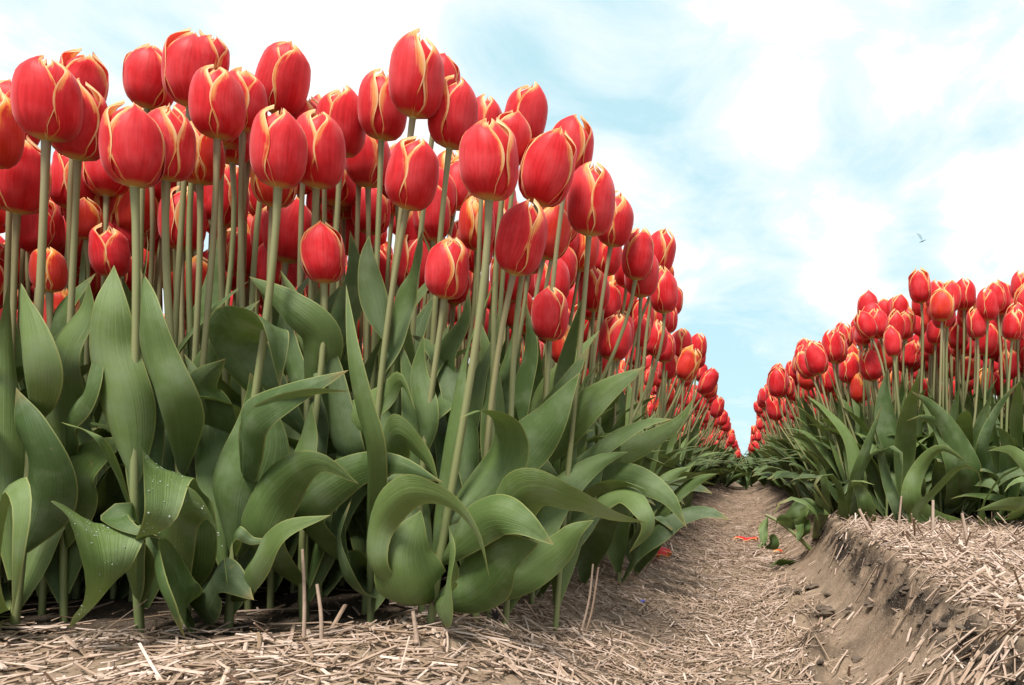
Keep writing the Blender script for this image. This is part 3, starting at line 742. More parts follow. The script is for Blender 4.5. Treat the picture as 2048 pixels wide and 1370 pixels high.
HAND_R = {
 'r1': (1735, 611, 62, 0, 1738, 1, 0, 'tulip standing above its neighbours on the left shoulder of the right bed'),
 'r2': (1768, 625, 56, 0, 1765, 0, 0, 'tulip between two pointed ones on the right bed shoulder'),
 'r3': (1799, 615, 58, 3, 1793, 7, 0, 'pointed tulip left of the highest cluster of the right bed'),
 'r4': (1840, 575, 64, -6, 1835, 4, 0, 'highest tulip of the right bed, three-tipped crown with a side petal'),
 'r5': (1872, 590, 60, 3, 1868, 2, 0, 'tulip with yellow notch beside the three-tipped highest one'),
 'r6': (1876, 612, 60, 2, 1872, 1, 0, 'pointed tulip in front of the highest cluster'),
 'r7': (1929, 588, 64, 0, 1925, 5, 0, 'tulip with flat yellow crown right of the highest cluster'),
 'r8': (1934, 626, 62, 4, 1928, 3, 0, 'tulip with a curved yellow left edge under the flat-crowned one'),
 'r9': (1976, 608, 68, 1, 1955, 0, 0, 'largest smooth tulip of the right bed, its stem straight down to the soil'),
 's1': (2006, 598, 60, 3, 2002, 2, 0, 'tulip overlapped by the largest smooth one at the right'),
 's2': (2034, 620, 62, 2, 2028, 6, 0, 'tulip cut by the right edge with yellow-rimmed petals'),
 's3': (2042, 572, 58, 2, 2040, 1, 0, 'tulip tip showing in the far upper corner of the right bed'),
 's4': (1975, 680, 64, 8, 1968, 5, 0, 'tulip with ragged cream crown below the largest smooth one'),
 's5': (1888, 694, 56, 0, 1884, 3, 1, 'orange-streaked short tulip in the middle of the right bed'),
 's6': (1934, 737, 50, 0, 1936, 0, 1, 'lowest round orange tulip crossed by a thin stem'),
 's7': (1698, 737, 60, 2, 1708, 6, 0, 'broad tulip with three cream seams at the front corner of the right bed'),
 's8': (1609, 825, 42, 0, 1622, 7, 1, 'small round orange tulip lowest at the left side of the right bed'),
 's9': (1745, 725, 44, 2, 1742, 1, 1, 'small orange tulip half behind the broad three-seamed one'),
 't1': (1664, 692, 52, 4, 1680, 2, 0, 'tulip with yellow flame above the broad three-seamed one'),
 't2': (1732, 657, 62, 2, 1728, 1, 0, 'pointed tulip below the left shoulder of the right bed'),
 't3': (1601, 728, 48, 6, 1628, 5, 0, 'tulip leaning over the furrow, second from the outermost'),
 't4': (1554, 750, 46, 10, 1606, 6, 0, 'outermost tulip on a bare leaning stem over the furrow'),
 't5': (1575, 775, 44, 3, 1600, 0, 0, 'tulip right below the outermost leaning one'),
 't6': (1635, 738, 50, 0, 1650, 3, 0, 'pair tulip between the outer ones and the three-seamed one'),
 't7': (1668, 775, 46, 3, 1675, 2, 1, 'orange tulip with pointed petals below the broad three-seamed one'),
 't8': (1806, 707, 46, 2, 1802, 4, 1, 'short orange tulip with open tip behind green leaves'),
 't9': (1682, 690, 50, 3, 1690, 1, 0, 'tulip tucked right behind the yellow-flamed one'),
 'u1': (1608, 700, 48, 4, 1632, 0, 0, 'tulip on the skyline at the outer left of the right bed'),
 'u2': (1690, 672, 50, 0, 1700, 5, 0, 'tulip with yellow crown on the rising skyline of the right bed'),
 'u3': (1777, 745, 36, 0, 1776, 2, 1, 'tiny orange tulip just above a broad leaf'),
 'u4': (1835, 745, 34, 0, 1834, 7, 1, 'tiny orange bud between two stems'),
 'u5': (1850, 650, 50, 0, 1848, 3, 0, 'tulip seen between stems below the highest cluster'),
 'u6': (1905, 660, 48, 0, 1902, 6, 0, 'tulip under the yellow-edged one, behind stems'),
 'u7': (2030, 690, 54, 0, 2026, 0, 0, 'dark tulip low at the right edge'),
}
for k_, s_ in HAND_R.items(): place_hand(k_, s_, 'R')

# dark stamens low in the half open tulip
t9 = TULIPS['c9']; fl9 = [c for c in t9.children if c.name.startswith('flower')][0]
vs, fs = [], []; b = 0
for i in range(6):
    a = i*1.05; V, f = tube([[.0245*math.cos(-1.6), .0245*math.sin(-1.6), .010], [.027*math.cos(-1.6)+.002*math.cos(a), -.027+.0008*i, .0135+.002*math.sin(a)], [.027*math.cos(-1.6)+.005*math.cos(a), -.0285, .0165+.0045*math.sin(a)]], [.0008, .0013, .0006], 5)
    vs.append(V); fs.append(f+b); b += len(V)
st_ = link('stamens', mesh_from('stamens', np.vstack(vs), np.vstack(fs), M_DARK), t9)
st_.location = fl9.matrix_local.translation

# ------------------------------------------------------------------ blades at the front of the left bed
def HL(key, d, pts, W, **k): return hand_leaf(TULIPS[key], d, pts, W, **k)
D = .64
HL('a4', .60, [(-30, 1190), (-10, 1050, .02), (22, 966, .035), (42, 1010, .06), (34, 1120, .065), (24, 1236, .05)], 62, roll=.3)
HL('a1', .66, [(97, 1066), (78, 960, .01), (52, 860, .02), (32, 775, .01)], 108, cup=.5)
HL('a1', .655, [(72, 840), (52, 745, .02), (44, 650, .02), (42, 566, .0)], 92, cup=.6, roll=.25)
HL('a2', .72, [(110, 780), (92, 705), (122, 625), (192, 546)], 70, roll=.2)
HL('a2', .68, [(133, 900), (108, 800), (120, 700, .01), (170, 620), (178, 560)], 80, roll=-.3, twist=.6)
HL('a2', .66, [(134, 838), (165, 800, .02), (190, 740, .02), (204, 660)], 58, roll=.5)
HL('a5', .66, [(262, 900), (238, 800, .02), (216, 700, .02), (218, 610, .02), (228, 530)], 96, cup=.5, roll=-.2)
HL('a6', .655, [(336, 900), (328, 810, .015), (305, 700, .02), (290, 620, .02), (286, 545)], 98, cup=.5, roll=.15)
HL('a5', .65, [(218, 1012), (222, 930, .03), (186, 872, .05), (122, 844, .04)], 34, roll=.9, twist=.4)
HL('a2', .69, [(132, 1040), (152, 960, .01), (192, 908, .02), (262, 872, .02)], 92, roll=.3, cup=.2)
# pale leaf bent towards the viewer with water drops
HL('a6', .63, [(350, 1075, .0), (345, 985, .0), (330, 936, .02), (326, 960, .055), (322, 1025, .07), (300, 1062, .065), (262, 1092, .05)], 148, roll=0, twist=.2, cup=.18, wave=.20, drops=110, base=.5, peak=.40, taper=1.0)
HL('a6', .625, [(335, 1110), (345, 1030, .02), (395, 1012, .045), (440, 1075, .055), (455, 1174, .04)], 88, roll=.2, cup=.3, drops=25)
HL('a5', .625, [(290, 1110), (268, 1040, .02), (230, 1036, .03), (262, 1060, .05), (330, 1078, .055)], 52, roll=.7)
HL('a5', .62, [(262, 1190), (245, 1100, .0), (190, 1042, .03), (196, 1080, .065), (205, 1150, .07), (184, 1205, .06), (138, 1257, .045)], 142, roll=.05, twist=.35, cup=.28, wave=.26, drops=100, base=.35, peak=.5, taper=1.25)
HL('a6', .61, [(372, 1200), (338, 1128, .01), (312, 1118, .03), (318, 1170, .05), (345, 1225, .05), (371, 1277, .04)], 92, roll=.1, twist=.4, cup=.3, wave=.28, peak=.5, taper=1.2)
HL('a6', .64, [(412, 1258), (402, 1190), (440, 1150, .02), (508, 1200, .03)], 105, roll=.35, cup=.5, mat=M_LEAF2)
HL('b4', .63, [(432, 1080), (470, 1066, .02), (505, 1082, .02), (548, 1076, .02)], 38, roll=.8)
HL('b4', .63, [(486, 1245), (498, 1140, .02), (565, 1062, .04), (662, 1030, .04)], 70, roll=.5, twist=-.3)
HL('b4', .665, [(455, 1090), (468, 985, .005), (506, 890, .0), (512, 800, -.005), (500, 745)], 128, cup=.5, roll=-.1)
HL('b4', .625, [(488, 900), (498, 840, .02), (585, 788, .035), (698, 740, .03)], 84, roll=.45, cup=.3)
HL('b4', .62, [(505, 860), (545, 818, .02), (620, 785, .035), (700, 782, .03)], 48, roll=-.6, cup=.3)
HL('b5', .68, [(490, 820), (475, 700, .0), (500, 650, .02), (548, 655, .05), (560, 780, .05)], 98, roll=.1, cup=.2)
HL('b5', .70, [(668, 750), (640, 680, .01), (580, 615, .02), (498, 553, .01)], 74, roll=-.3)
HL('b1', .76, [(335, 735), (378, 665), (432, 610), (500, 560)], 52, roll=.4)
HL('b1', .74, [(372, 780), (405, 710, .01), (455, 650, .02), (520, 600)], 62, roll=.2)
HL('b1', .70, [(470, 930), (422, 840, .01), (402, 772, .02), (452, 716, .03)], 84, roll=-.35)
HL('b1', .69, [(395, 960), (370, 870), (352, 815, .02), (388, 800, .04)], 62, roll=.6, mat=M_LEAF2)
HL('b5', .64, [(505, 1075), (545, 985, .01), (630, 925, .04), (718, 968, .04)], 100, roll=.35, cup=.4)
HL('b5', .66, [(598, 940), (612, 880), (618, 840), (625, 806)], 68, roll=.0, cup=.5)
HL('b9', .66, [(600, 1025), (690, 950, .01), (785, 928, .03), (888, 966, .03)], 84, roll=.4, twist=.4)
HL('b9', .62, [(742, 905), (722, 810, .01), (704, 700, .01), (692, 568, -.01)], 56, roll=.3, twist=-.5, cup=.5)
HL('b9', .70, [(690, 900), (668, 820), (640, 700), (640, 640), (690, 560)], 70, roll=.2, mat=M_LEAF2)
HL('c4', .66, [(735, 905), (790, 868, .01), (842, 905, .02), (878, 968, .02)], 78, roll=.2)
HL('c4', .72, [(768, 720), (795, 620), (826, 540), (845, 458)], 60, roll=.5)
HL('c4', .70, [(770, 640), (745, 590), (735, 520), (738, 470)], 50, roll=-.3, mat=M_LEAF2)
HL('c5', .62, [(745, 1130), (752, 1045, .005), (812, 985, .03), (895, 1000, .06), (952, 1065, .07), (980, 1160, .06)], 70, roll=.45, twist=-.5, cup=.35)
HL('c5', .645, [(862, 1277), (832, 1200, .01), (810, 1110, .02), (842, 1020, .01)], 128, roll=-.25, cup=.55, base=.12)
HL('c5', .63, [(864, 1277), (886, 1200, .01), (900, 1120, .015), (896, 1040, .0)], 84, roll=.55, cup=.4)
HL('c5', .66, [(880, 1268), (930, 1182), (1005, 1112, .02), (1078, 1085, .03)], 118, roll=.1, cup=.3)
HL('c5', .65, [(905, 1075), (960, 1035, .02), (1035, 1040, .04), (1108, 1090, .04)], 92, roll=.4, twist=.5, wave=.25)
HL('d3', .66, [(940, 1040), (1040, 990, .03), (1145, 998, .05), (1225, 1032, .05), (1294, 1046, .04)], 92, roll=.15, twist=-.3, cup=.3)
HL('d3', .72, [(1058, 1180), (1100, 1110), (1145, 1065), (1188, 1040)], 78, roll=.1)
HL('c5', .68, [(948, 1010), (1000, 930), (1008, 855, .01), (968, 822, .03), (918, 836, .04)], 90, roll=.1, twist=.3, cup=.35)
HL('d3', .72, [(955, 1010), (1030, 910), (1100, 830), (1160, 745)], 96, roll=.15, twist=.2)
HL('d3', .76, [(985, 960), (1060, 870), (1120, 790), (1180, 690)], 70, roll=-.2)
HL('d1', .80, [(1045, 910), (1140, 835, .01), (1225, 772, .02), (1292, 733, .02)], 92, roll=.2)
HL('d1', .84, [(1120, 960), (1215, 885), (1290, 845), (1345, 838)], 68, roll=.3)
HL('d1', .90, [(1190, 935), (1290, 885), (1358, 842), (1388, 795)], 66, roll=-.2)
HL('d1', .86, [(1150, 975), (1250, 955, .02), (1330, 990, .04), (1374, 1056, .04)], 78, roll=.3)
HL('d1', .82, [(1190, 1000), (1235, 985, .03), (1285, 1020, .05), (1295, 1060, .05), (1258, 1106, .04)], 44, roll=.6, twist=.6)
HL('d8', .90, [(1080, 800), (1120, 740), (1160, 700), (1200, 660)], 60, roll=.2)
HL('d8', .86, [(1010, 900), (1035, 800), (1060, 700), (1050, 600)], 56, roll=.3)
HL('b9', .66, [(722, 1250), (690, 1160, .0), (676, 1070, .0), (705, 990)], 108, roll=-.3, cup=.5, mat=M_LEAF2)
HL('b9', .67, [(724, 1250), (762, 1180), (790, 1110), (770, 1040)], 84, roll=.4, mat=M_LEAF2)
HL('d5', .70, [(892, 905), (850, 825, .01), (835, 745), (848, 668)], 48, roll=.2)
HL('d5', .76, [(880, 760), (890, 700), (925, 640), (940, 575)], 66, roll=.3)
HL('d6', .72, [(590, 720), (600, 640), (585, 590), (560, 540)], 40, roll=.2)
HL('e6', .84, [(395, 650), (418, 590), (430, 520), (440, 454)], 66, roll=.1, cup=.3)
HL('e3', .84, [(165, 640), (160, 580), (165, 520), (170, 455)], 48, roll=.1)
HL('e5', .80, [(275, 640), (285, 560), (295, 500), (292, 450)], 56, roll=.3)
HL('e9', .78, [(800, 660), (838, 590), (870, 540), (842, 460)], 60, roll=.3)
HL('d6', .78, [(560, 640), (590, 590), (620, 555), (660, 520)], 54, roll=.2)
HL('b8', .74, [(640, 700), (680, 630), (710, 560), (700, 460)], 68, roll=.3)
HL('b8', .70, [(700, 850), (770, 790), (800, 760, .02), (830, 820, .03)], 74, roll=.2)
HL('c1', .74, [(940, 820), (960, 740), (985, 690), (1000, 620)], 60, roll=.3, mat=M_LEAF2)

# ------------------------------------------------------------------ blades at the front of the right bed
HL('s7', 1.52, [(1722, 975), (1700, 880), (1650, 820), (1612, 790)], 36, roll=.2)
HL('s7', 1.48, [(1715, 960), (1735, 900, .01), (1748, 860, .01), (1764, 810)], 52, roll=.2)
HL('s7', 1.50, [(1712, 1000), (1720, 960), (1750, 905, .02), (1802, 915, .03)], 46, roll=.6, mat=M_LEAF2)
HL('s5', 1.50, [(1800, 1020), (1775, 960), (1765, 900, .02), (1800, 905, .04), (1802, 980, .04)], 44, roll=.4, mat=M_LEAF2)
HL('r4', 1.6, [(1800, 900), (1775, 850), (1768, 790), (1775, 738)], 44, roll=.1)
HL('r9', 1.50, [(1940, 940), (1900, 860, .01), (1862, 810, .02), (1822, 782, .02)], 40, roll=.2)
HL('r9', 1.46, [(1825, 1000), (1838, 940), (1880, 897, .02), (1935, 925, .03)], 36, roll=.6)
HL('r9', 1.44, [(1832, 1035), (1870, 985), (1920, 936, .02), (1955, 945, .03), (1962, 975, .03)], 34, roll=.4)
HL('r8', 1.5, [(1912, 935), (1880, 860), (1850, 835, .03), (1812, 842, .04)], 40, roll=.3)
HL('s2', 1.52, [(1968, 900), (1990, 830), (2015, 790), (2044, 758)], 32, roll=.2)
HL('s2', 1.46, [(1966, 1020), (2000, 960), (2040, 935), (2070, 900)], 52, roll=.2)
HL('s2', 1.44, [(2080, 960), (2030, 905, .02), (1998, 898, .04), (1975, 902, .04)], 50, roll=.3)
HL('s2', 1.42, [(2110, 1010), (2060, 960, .03), (2025, 965, .04), (2008, 985, .04)], 42, roll=.3)
HL('s2', 1.40, [(2080, 1080), (2050, 1015, .02), (2000, 1012, .03), (1952, 1022, .03)], 74, roll=.5, base=.7)
HL('r6', 1.5, [(2010, 1005), (1965, 992, .02), (1930, 990, .03), (1900, 998, .03)], 20, roll=.3)
HL('t1', 1.46, [(1735, 1030), (1722, 980), (1710, 958, .03), (1750, 970, .05)], 66, roll=.3)
HL('t1', 1.44, [(1690, 1010), (1668, 950, .01), (1625, 962, .03), (1662, 1018, .03)], 54, roll=.3)
HL('t6', 1.50, [(1652, 990), (1640, 930), (1618, 905, .02), (1598, 880, .02)], 48, roll=.2)
HL('t6', 1.48, [(1640, 1000), (1600, 960, .02), (1570, 940, .03), (1500, 925, .03)], 40, roll=.2, mat=M_LEAF2)
HL('t6', 1.44, [(1635, 1030), (1600, 1000, .02), (1565, 1000, .03), (1545, 1035, .03)], 46, roll=.5)

# ------------------------------------------------------------------ the rest of the two beds
SKY_X = np.array([-400, 0, 60, 110, 200, 230, 260, 340, 420, 520, 620, 660, 740, 800, 880, 960, 1090, 1170, 1225, 1265, 1350, 1360, 1385, 1412, 1432, 1452, 1470, 1484, 1486,
                  1497, 1500, 1512, 1535, 1562, 1590, 1650, 1700, 1740, 1800, 1820, 1950, 2048, 2600])
SKY_Y = np.array([190, 190, 150, 130, 210, 210, 120, 100, 90, 160, 130, 200, 170, 110, 120, 190, 220, 280, 360, 420, 490, 590, 660, 700, 760, 815, 870, 912, 922,
                  912, 880, 800, 735, 730, 690, 655, 622, 592, 585, 548, 562, 558, 560])
def skyline_ok(x, y, z, half):
    """how far the top at (x, y, z) stands over the outline the flower mass has against the sky"""
    px = VX+F*x/y; hp = F*half/y; py = VY-F*(z-CAMH)/y
    lim = max(np.interp(px-hp, SKY_X, SKY_Y), np.interp(px+hp, SKY_X, SKY_Y), np.interp(px, SKY_X, SKY_Y))
    return (lim-py)/F*y          # metres too high (positive) 
NICK = dict(a1='fat pale far left tulip', a2='tulip with cream edge beside the fat one', a3='split many-tipped head at the far left', a5='nicked rosy tulip', a6='smooth rosy tulip beside the nicked one', a7='tulip with the white Y', a8='sharply pointed tulip at the left',
    b1='round tulip on a leaning stem', b2='slim tulip with the yellow tongue', b3='lone tulip leaning right against white cloud', b4='large two-seamed tulip', b5='rosy neighbour of the large two-seamed one', b6='tulip beside the gap of white sky', b8='dark tulip left of the highest', b9='highest tulip',
    c2='tulip right of the highest', c4='leaning tulip with broad yellow edge', c5='biggest barrel-shaped tulip', c6='skyline tulip with a cream arc', c9='half open tulip with stamens', d1='almond-petalled tulip', d3='tilted egg-shaped tulip', d5='zigzag-edged short tulip',
    d6='short round water-marked tulip', d7='hanging scarlet petal', d8='short tulip with two cream seams', d9='small orange-red tulip at the left', e1='slim white-tipped small tulip', e2='gaping tulip cut by the left edge', e4='orange-flamed tulip', e5='small tulip on the dark stem',
    f1='heart-marked tulip', f3='front tulip of the overhanging pair', f4='highest tulip over the furrow', g2='small tulip with the cream Y', g8='tiny orange tulip among the leaves', g9='orange tulip sunk in leaves',
    r1='left shoulder tulip of the right bed', r4='three-tipped tulip of the right bed', r7='flat-crowned tulip of the right bed', r9='largest smooth tulip at the right', s4='ragged-crowned tulip at the right', s5='orange-streaked tulip of the right bed', s6='lowest round orange tulip', s7='broad three-seamed tulip',
    s8='lowest small orange tulip at the furrow', t2='pointed tulip under the left shoulder', t3='second outermost tulip of the right bed', t4='outermost tulip on a bare stem', t8='open-tipped short orange tulip')
USED = set(); NICKPX = {k: (HAND_L.get(k) or HAND_R.get(k))[:2] for k in NICK}
def near_label(px, py, fallback, orange):
    """name a crowd flower by the landmark flower it stands beside, when no other took that place"""
    for k in sorted(NICKPX, key=lambda q: (NICKPX[q][0]-px)**2+(NICKPX[q][1]-py)**2)[:4]:
        dx, dy = px-NICKPX[k][0], py-NICKPX[k][1]
        reach = 60 if k[0] in 'rst' or k[0] == 'g' else 130
        if math.hypot(dx, dy) > reach: break
        way = ('right of' if dx > 0 else 'left of') if abs(dx) > abs(dy) else ('below' if dy > 0 else 'above')
        if (k, way) in USED: continue
        USED.add((k, way)); return ('orange-red' if orange else 'red')+' tulip farther back, close '+way+' the '+NICK[k]
    return fallback
rg = random.Random(21)
cands = []
def fill(bed, x0, x1, y0, y1, step, low=0.):
    y = y0
    while y < y1:
        x = x0+rg.uniform(0, step)
        while x < x1:
            X, Y = x+rg.uniform(-.35, .35)*step, y+rg.uniform(-.35, .35)*step
            if min(((X-a)**2+(Y-b)**2 for a, b in FEET[:120]), default=1) > .030**2: cands.append((bed, X, Y, low))
            x += step
        y += step
fill('L', -1.30, -.42, .84, 1.12, .047)
fill('L', -1.25, -.64, .64, .82, .060)
fill('L', -.42, -.245, .98, 1.12, .055)
fill('L', -1.75, -.245, 1.14, 1.75, .062)
fill('L', -1.15, -.36, .90, 1.12, .052, .095)
fill('L', -1.2, -.30, 1.15, 1.35, .085, .06)
fill('L', -2.6, -.9, 1.75, 2.6, .10)
fill('L', -3.2, -.9, 2.6, 5.0, .15)
fill('R', .8, 2.2, 2.3, 5.0, .14)
fill('L', -.9, -.245, 1.75, 2.4, .066)
fill('L', -.8, -.235, 2.4, 4.2, .066)
fill('R', .205, 1.2, 1.62, 2.3, .054)
fill('R', .24, 1.1, 1.62, 1.95, .085, .10)
fill('R', .195, .8, 2.3, 4.2, .070)
fill('L', -.60, -.185, 4.2, 5.6, .072)
fill('R', .14, .55, 4.2, 5.6, .072)
fill('L', -.55, -.105, 5.6, 34, .10)
fill('R', .06, .50, 5.6, 34, .10)
plants = []
for bed, X, Y, low in cands:
    e = (X+.245) if bed == 'L' else (.205-X)          # 0 at the furrow side, negative inside
    inside = min(1, max(0, -e/.22))
    lean = (1-inside)*(rg.uniform(.05, .145)+.03*min(1, max(0, Y-1.2)))*(1 if bed == 'L' else -1)+rg.gauss(.012 if bed == 'L' else 0, .015)
    top = ((.368 if Y < 1.3 or bed == 'R' else .345) if inside > .6 else .315)+rg.gauss(0, .028)+(.14 if bed == 'L' else .14)
    if low: top -= rg.uniform(.3, 1.0)*low
    elif rg.random() < .20: top -= rg.uniform(.04, .15)
    size = rg.uniform(.88, 1.06)
    gz = float(ground_z(X, Y, 0)); fx = X+lean; fy = Y+rg.uniform(-.03, .02)
    over = skyline_ok(fx, fy, top, .02)
    if over > 0:
        top -= over+.003
        if over > .13 or top < .22: continue
    px = VX+F*fx/fy; py = VY-F*(top-CAMH)/fy
    if px < -900 or px > 2700: continue
    shown = FH*F/fy*(1.0 if py < np.interp(px, SKY_X, SKY_Y)+230 or inside < .6 else .55)
    if px < -30 or px > 2075: shown *= .05
    plants.append((shown, bed, X, Y, gz, fx, fy, top, size, inside, rg.random()))
plants.sort(key=lambda p: -p[0])
n_ind = max(0, 296-len(TULIPS))
for i, (shown, bed, X, Y, gz, fx, fy, top, size, inside, q) in enumerate(plants[:n_ind]):
    ax = np.array([(fx-X)*1.1+rg.gauss(0, .11), rg.gauss(-.02, .09), 1.]); ax = unit(ax)
    fpos = np.array([fx, fy, top])-ax*FH*size
    kind = rg.randrange(len(KINDS)); orange = q < .16 or top-CAMH < .22
    edge_side = inside < .5
    dirs = None
    lv = rleaves(rg, dirs, ((2, 1, 0) if Y < .98 else (1, 2, 1)) if Y < 1.2 and bed == 'L' else (1, 2, 1), rg.uniform(.86, 1.0))
    if edge_side and Y <= 1.2:
        lv += [(rg.choice(LEAF_MID+LEAF_UP), rg.uniform(-1.2, .6), rg.uniform(.75, .95)) for _ in range(3)]
    if edge_side and (Y > 1.2):      # blades spilling over the furrow
        a = 0 if bed == 'L' else math.pi
        lv += [(rg.choice(LEAF_MID), a+rg.uniform(-.9, .9), rg.uniform(.8, 1)), (rg.choice(LEAF_LOW), a+rg.uniform(-1.0, 1.0), rg.uniform(.7, .95))]
    if bed == 'L': lab = 'red tulip on the furrow side of the left bed, one of the crowd' if edge_side else 'red tulip in the crowd deep in the left bed behind the front stems'
    else: lab = 'red tulip on the furrow side of the right bed, one of the crowd' if edge_side else 'red tulip in the crowd deep in the right bed'
    fc = fpos+ax*FH*.5; px, py = VX+F*fc[0]/fc[1], VY-F*(fc[2]-CAMH)/fc[1]
    if -20 < px < 2060: lab = near_label(px, py, lab, orange)
    tulip((X, Y, gz), fpos, ax, size, kind, rg.uniform(0, 6.28), shown > 66, orange, lab, GL if bed == 'L' else GR, lv, srad=.0026, seed=500+i)
# everything farther off as one planting
def far_mass(rest):
    vs, fs, mi, us, es = [], [], [], [], []; base = 0
    def add(V, f, m, uv=None, e=None):
        nonlocal base
        vs.append(V); fs.append(f+base); mi.append(np.full(len(f), m)); base += len(V)
        us.append(uv if uv is not None else np.zeros((len(V), 2))); es.append(e if e is not None else np.full(len(V), .01))
    flo = {}
    def flower(kind, lod):
        if (kind, lod) not in flo:
            a, b, c, d_ = [], [], [], []; k0 = 0
            for k in range(6 if lod == 0 else 3):
                phi, A, rs, tp, hgt, tl, cu = KINDS[kind][k]
                if lod: phi = R(120*k); 
                V, f, uv, e = petal_geo(phi, A+(4 if lod else 0), rs, tp, hgt, k, 5 if lod == 0 else 4, 7 if lod == 0 else 5, tl, cu)
                a.append(V); b.append(f+k0); c.append(uv); d_.append(e); k0 += len(V)
            flo[(kind, lod)] = (np.vstack(a), np.vstack(b), np.vstack(c), np.concatenate(d_))
        return flo[(kind, lod)]
    lfc = {}
    def leafc(i, lod):
        if (i, lod) not in lfc:
            spec = [(.27, .042, 8, 30, .05), (.26, .055, 16, 85, .02), (.24, .056, 20, 110, .02), (.22, .066, 27, 120, .0), (.25, .05, 12, 60, .03)][i]
            k = np.linspace(0, 1, 7); P = [np.array([.003, 0, spec[4]])]
            for q in range(6):
                a = R(spec[2])+R(spec[3])*k[q]**1.6
                P.append(P[-1]+spec[0]/6*np.array([math.sin(a), 0, math.cos(a)]))
            lfc[(i, lod)] = leaf_geo(spline(P, 8 if lod == 0 else 5), spec[1], [0, 1, 0], .1, .5*(i-2), .38, .2, 5 if lod == 0 else 3, i)
        return lfc[(i, lod)]
    for (shown, bed, X, Y, gz, fx, fy, top, size, inside, q) in rest:
        lod = 0 if Y < 7 else 1
        foot = np.array([X, Y, gz]); ft = np.array([fx, fy, top-FH*size])
        V, f = tube(np.array([foot, foot*.5+ft*.5+[-.01*(fx-X), 0, .02], ft]), [.0030, .0028, .0028], 4); add(V, f, 1)
        a = rg.uniform(0, 6.28); c, s = math.cos(a), math.sin(a); tx = (fx-X)*1.0+rg.gauss(0, .06)
        V, f, uv, e = flower(rg.randrange(len(KINDS)), lod)
        V = V*size; V = np.stack([V[:, 0]*c-V[:, 1]*s+V[:, 2]*tx, V[:, 0]*s+V[:, 1]*c, V[:, 2]], 1)+ft
        add(V, f, 3 if q < .14 else 2, uv, e)
        wide = 1.0 if Y < 5 else 1.3
        for j in range(7 if inside < .6 else 4):
            a = rg.uniform(0, 6.28) if (j < 4 or inside >= .6) else (rg.uniform(-1, 1)+(0 if bed == 'L' else math.pi))
            c, s = math.cos(a), math.sin(a); V, f, uv, e = leafc(rg.choice([1, 2, 3, 4]) if j else 0, lod)
            k = rg.uniform(.8, 1.05)*wide
            V = np.stack([V[:, 0]*c-V[:, 1]*s, V[:, 0]*s+V[:, 1]*c, V[:, 2]], 1)*[k, k, min(k, 1)]+foot
            add(V, f, 0, uv, e)
    me = mesh_from('distant_tulips', np.vstack(vs), np.vstack(fs), mats=[M_LEAF, M_STEM, M_PETAL, M_PETAL_O], midx=np.concatenate(mi), uv=np.vstack(us), attrs={'edge': np.concatenate(es)})
    tag(link('distant_tulips', me), 'red tulips of both beds shrinking away toward the end of the furrow', 'tulips', kind='stuff')
far_mass(plants[n_ind:])
print('tulips', N_OBJ[0], 'rest', len(plants)-n_ind, 'objects', len(bpy.data.objects))

# ------------------------------------------------------------------ small things on the ground
def ground_hit(px, py):
    """walk along the line of sight of a photo pixel to the soil"""
    d = .42
    while d < 12:
        p = P3(px, py, d)
        if p[2] <= float(ground_z(p[0], p[1], 0)): return np.array([p[0], p[1], float(ground_z(p[0], p[1]))])
        d += .004
    return p
def stalk(a, b, label, mids=(), r=.0015, tone=.75, fork=None):
    """a single upright or long straw between two photo places; a is on the soil"""
    pa = ground_hit(*a); pts = [pa-[0, 0, .004]]+[P3(m[0], m[1], pa[1]-(m[2] if len(m) > 2 else 0)) for m in mids]
    pts.append(P3(b[0], b[1], pa[1]-(b[2] if len(b) > 2 else 0)))
    S = spline(pts, 10); V, f = tube(S-pa, np.linspace(r, r*.7, 10), 6)
    o = link('straw_stalk', mesh_from('straw_stalk', V, f, M_STRAW, attrs={'tone': np.full(len(V), tone)}), None, pa)
    tag(o, label, 'straw', 'single straw stalks standing out of the mulch')
stalk((607, 1290), (605, 1098), 'tall upright straw stub in front of the dark gap under the left bed', [(609, 1200)], .0016)
stalk((643, 1292), (634, 1168), 'shorter pointed straw stub right of the tall upright one', [(642, 1230)], .0017)
stalk((838, 1300), (826, 1222), 'split straw stub at the foot of the long front stem', [], .002)
stalk((1160, 1262), (1186, 1128), 'upright straw of a pair at the edge of the left bed', [(1178, 1200)], .0014)
stalk((1168, 1262), (1197, 1134), 'second upright straw of the pair, touching its neighbour', [(1184, 1220)], .0014, .6)
stalk((1192, 1212), (1303, 1338, .12), 'long thin dark straw running down the slope toward the furrow', [(1250, 1275, .06)], .0011, .35)
stalk((1287, 1145), (1405, 1066), 'bent straw kinked like an elbow over the sandy slope', [(1310, 1110), (1342, 1066), (1360, 1064)], .0013, .4)
stalk((1745, 1075), (1718, 1018), 'thick pale straw leaning left on the crest of the bank', [], .003, .8)
stalk((1866, 1085), (1866, 1000), 'straight pale straw standing up highest on the right bank', [], .0028, .85)
stalk((1940, 1100), (1924, 1026), 'pale straw leaning left below the bent green leaf at the right', [], .0026, .8)
stalk((1795, 1072), (1803, 992), 'thin straw leaning right on the crest of the bank', [], .002, .7)

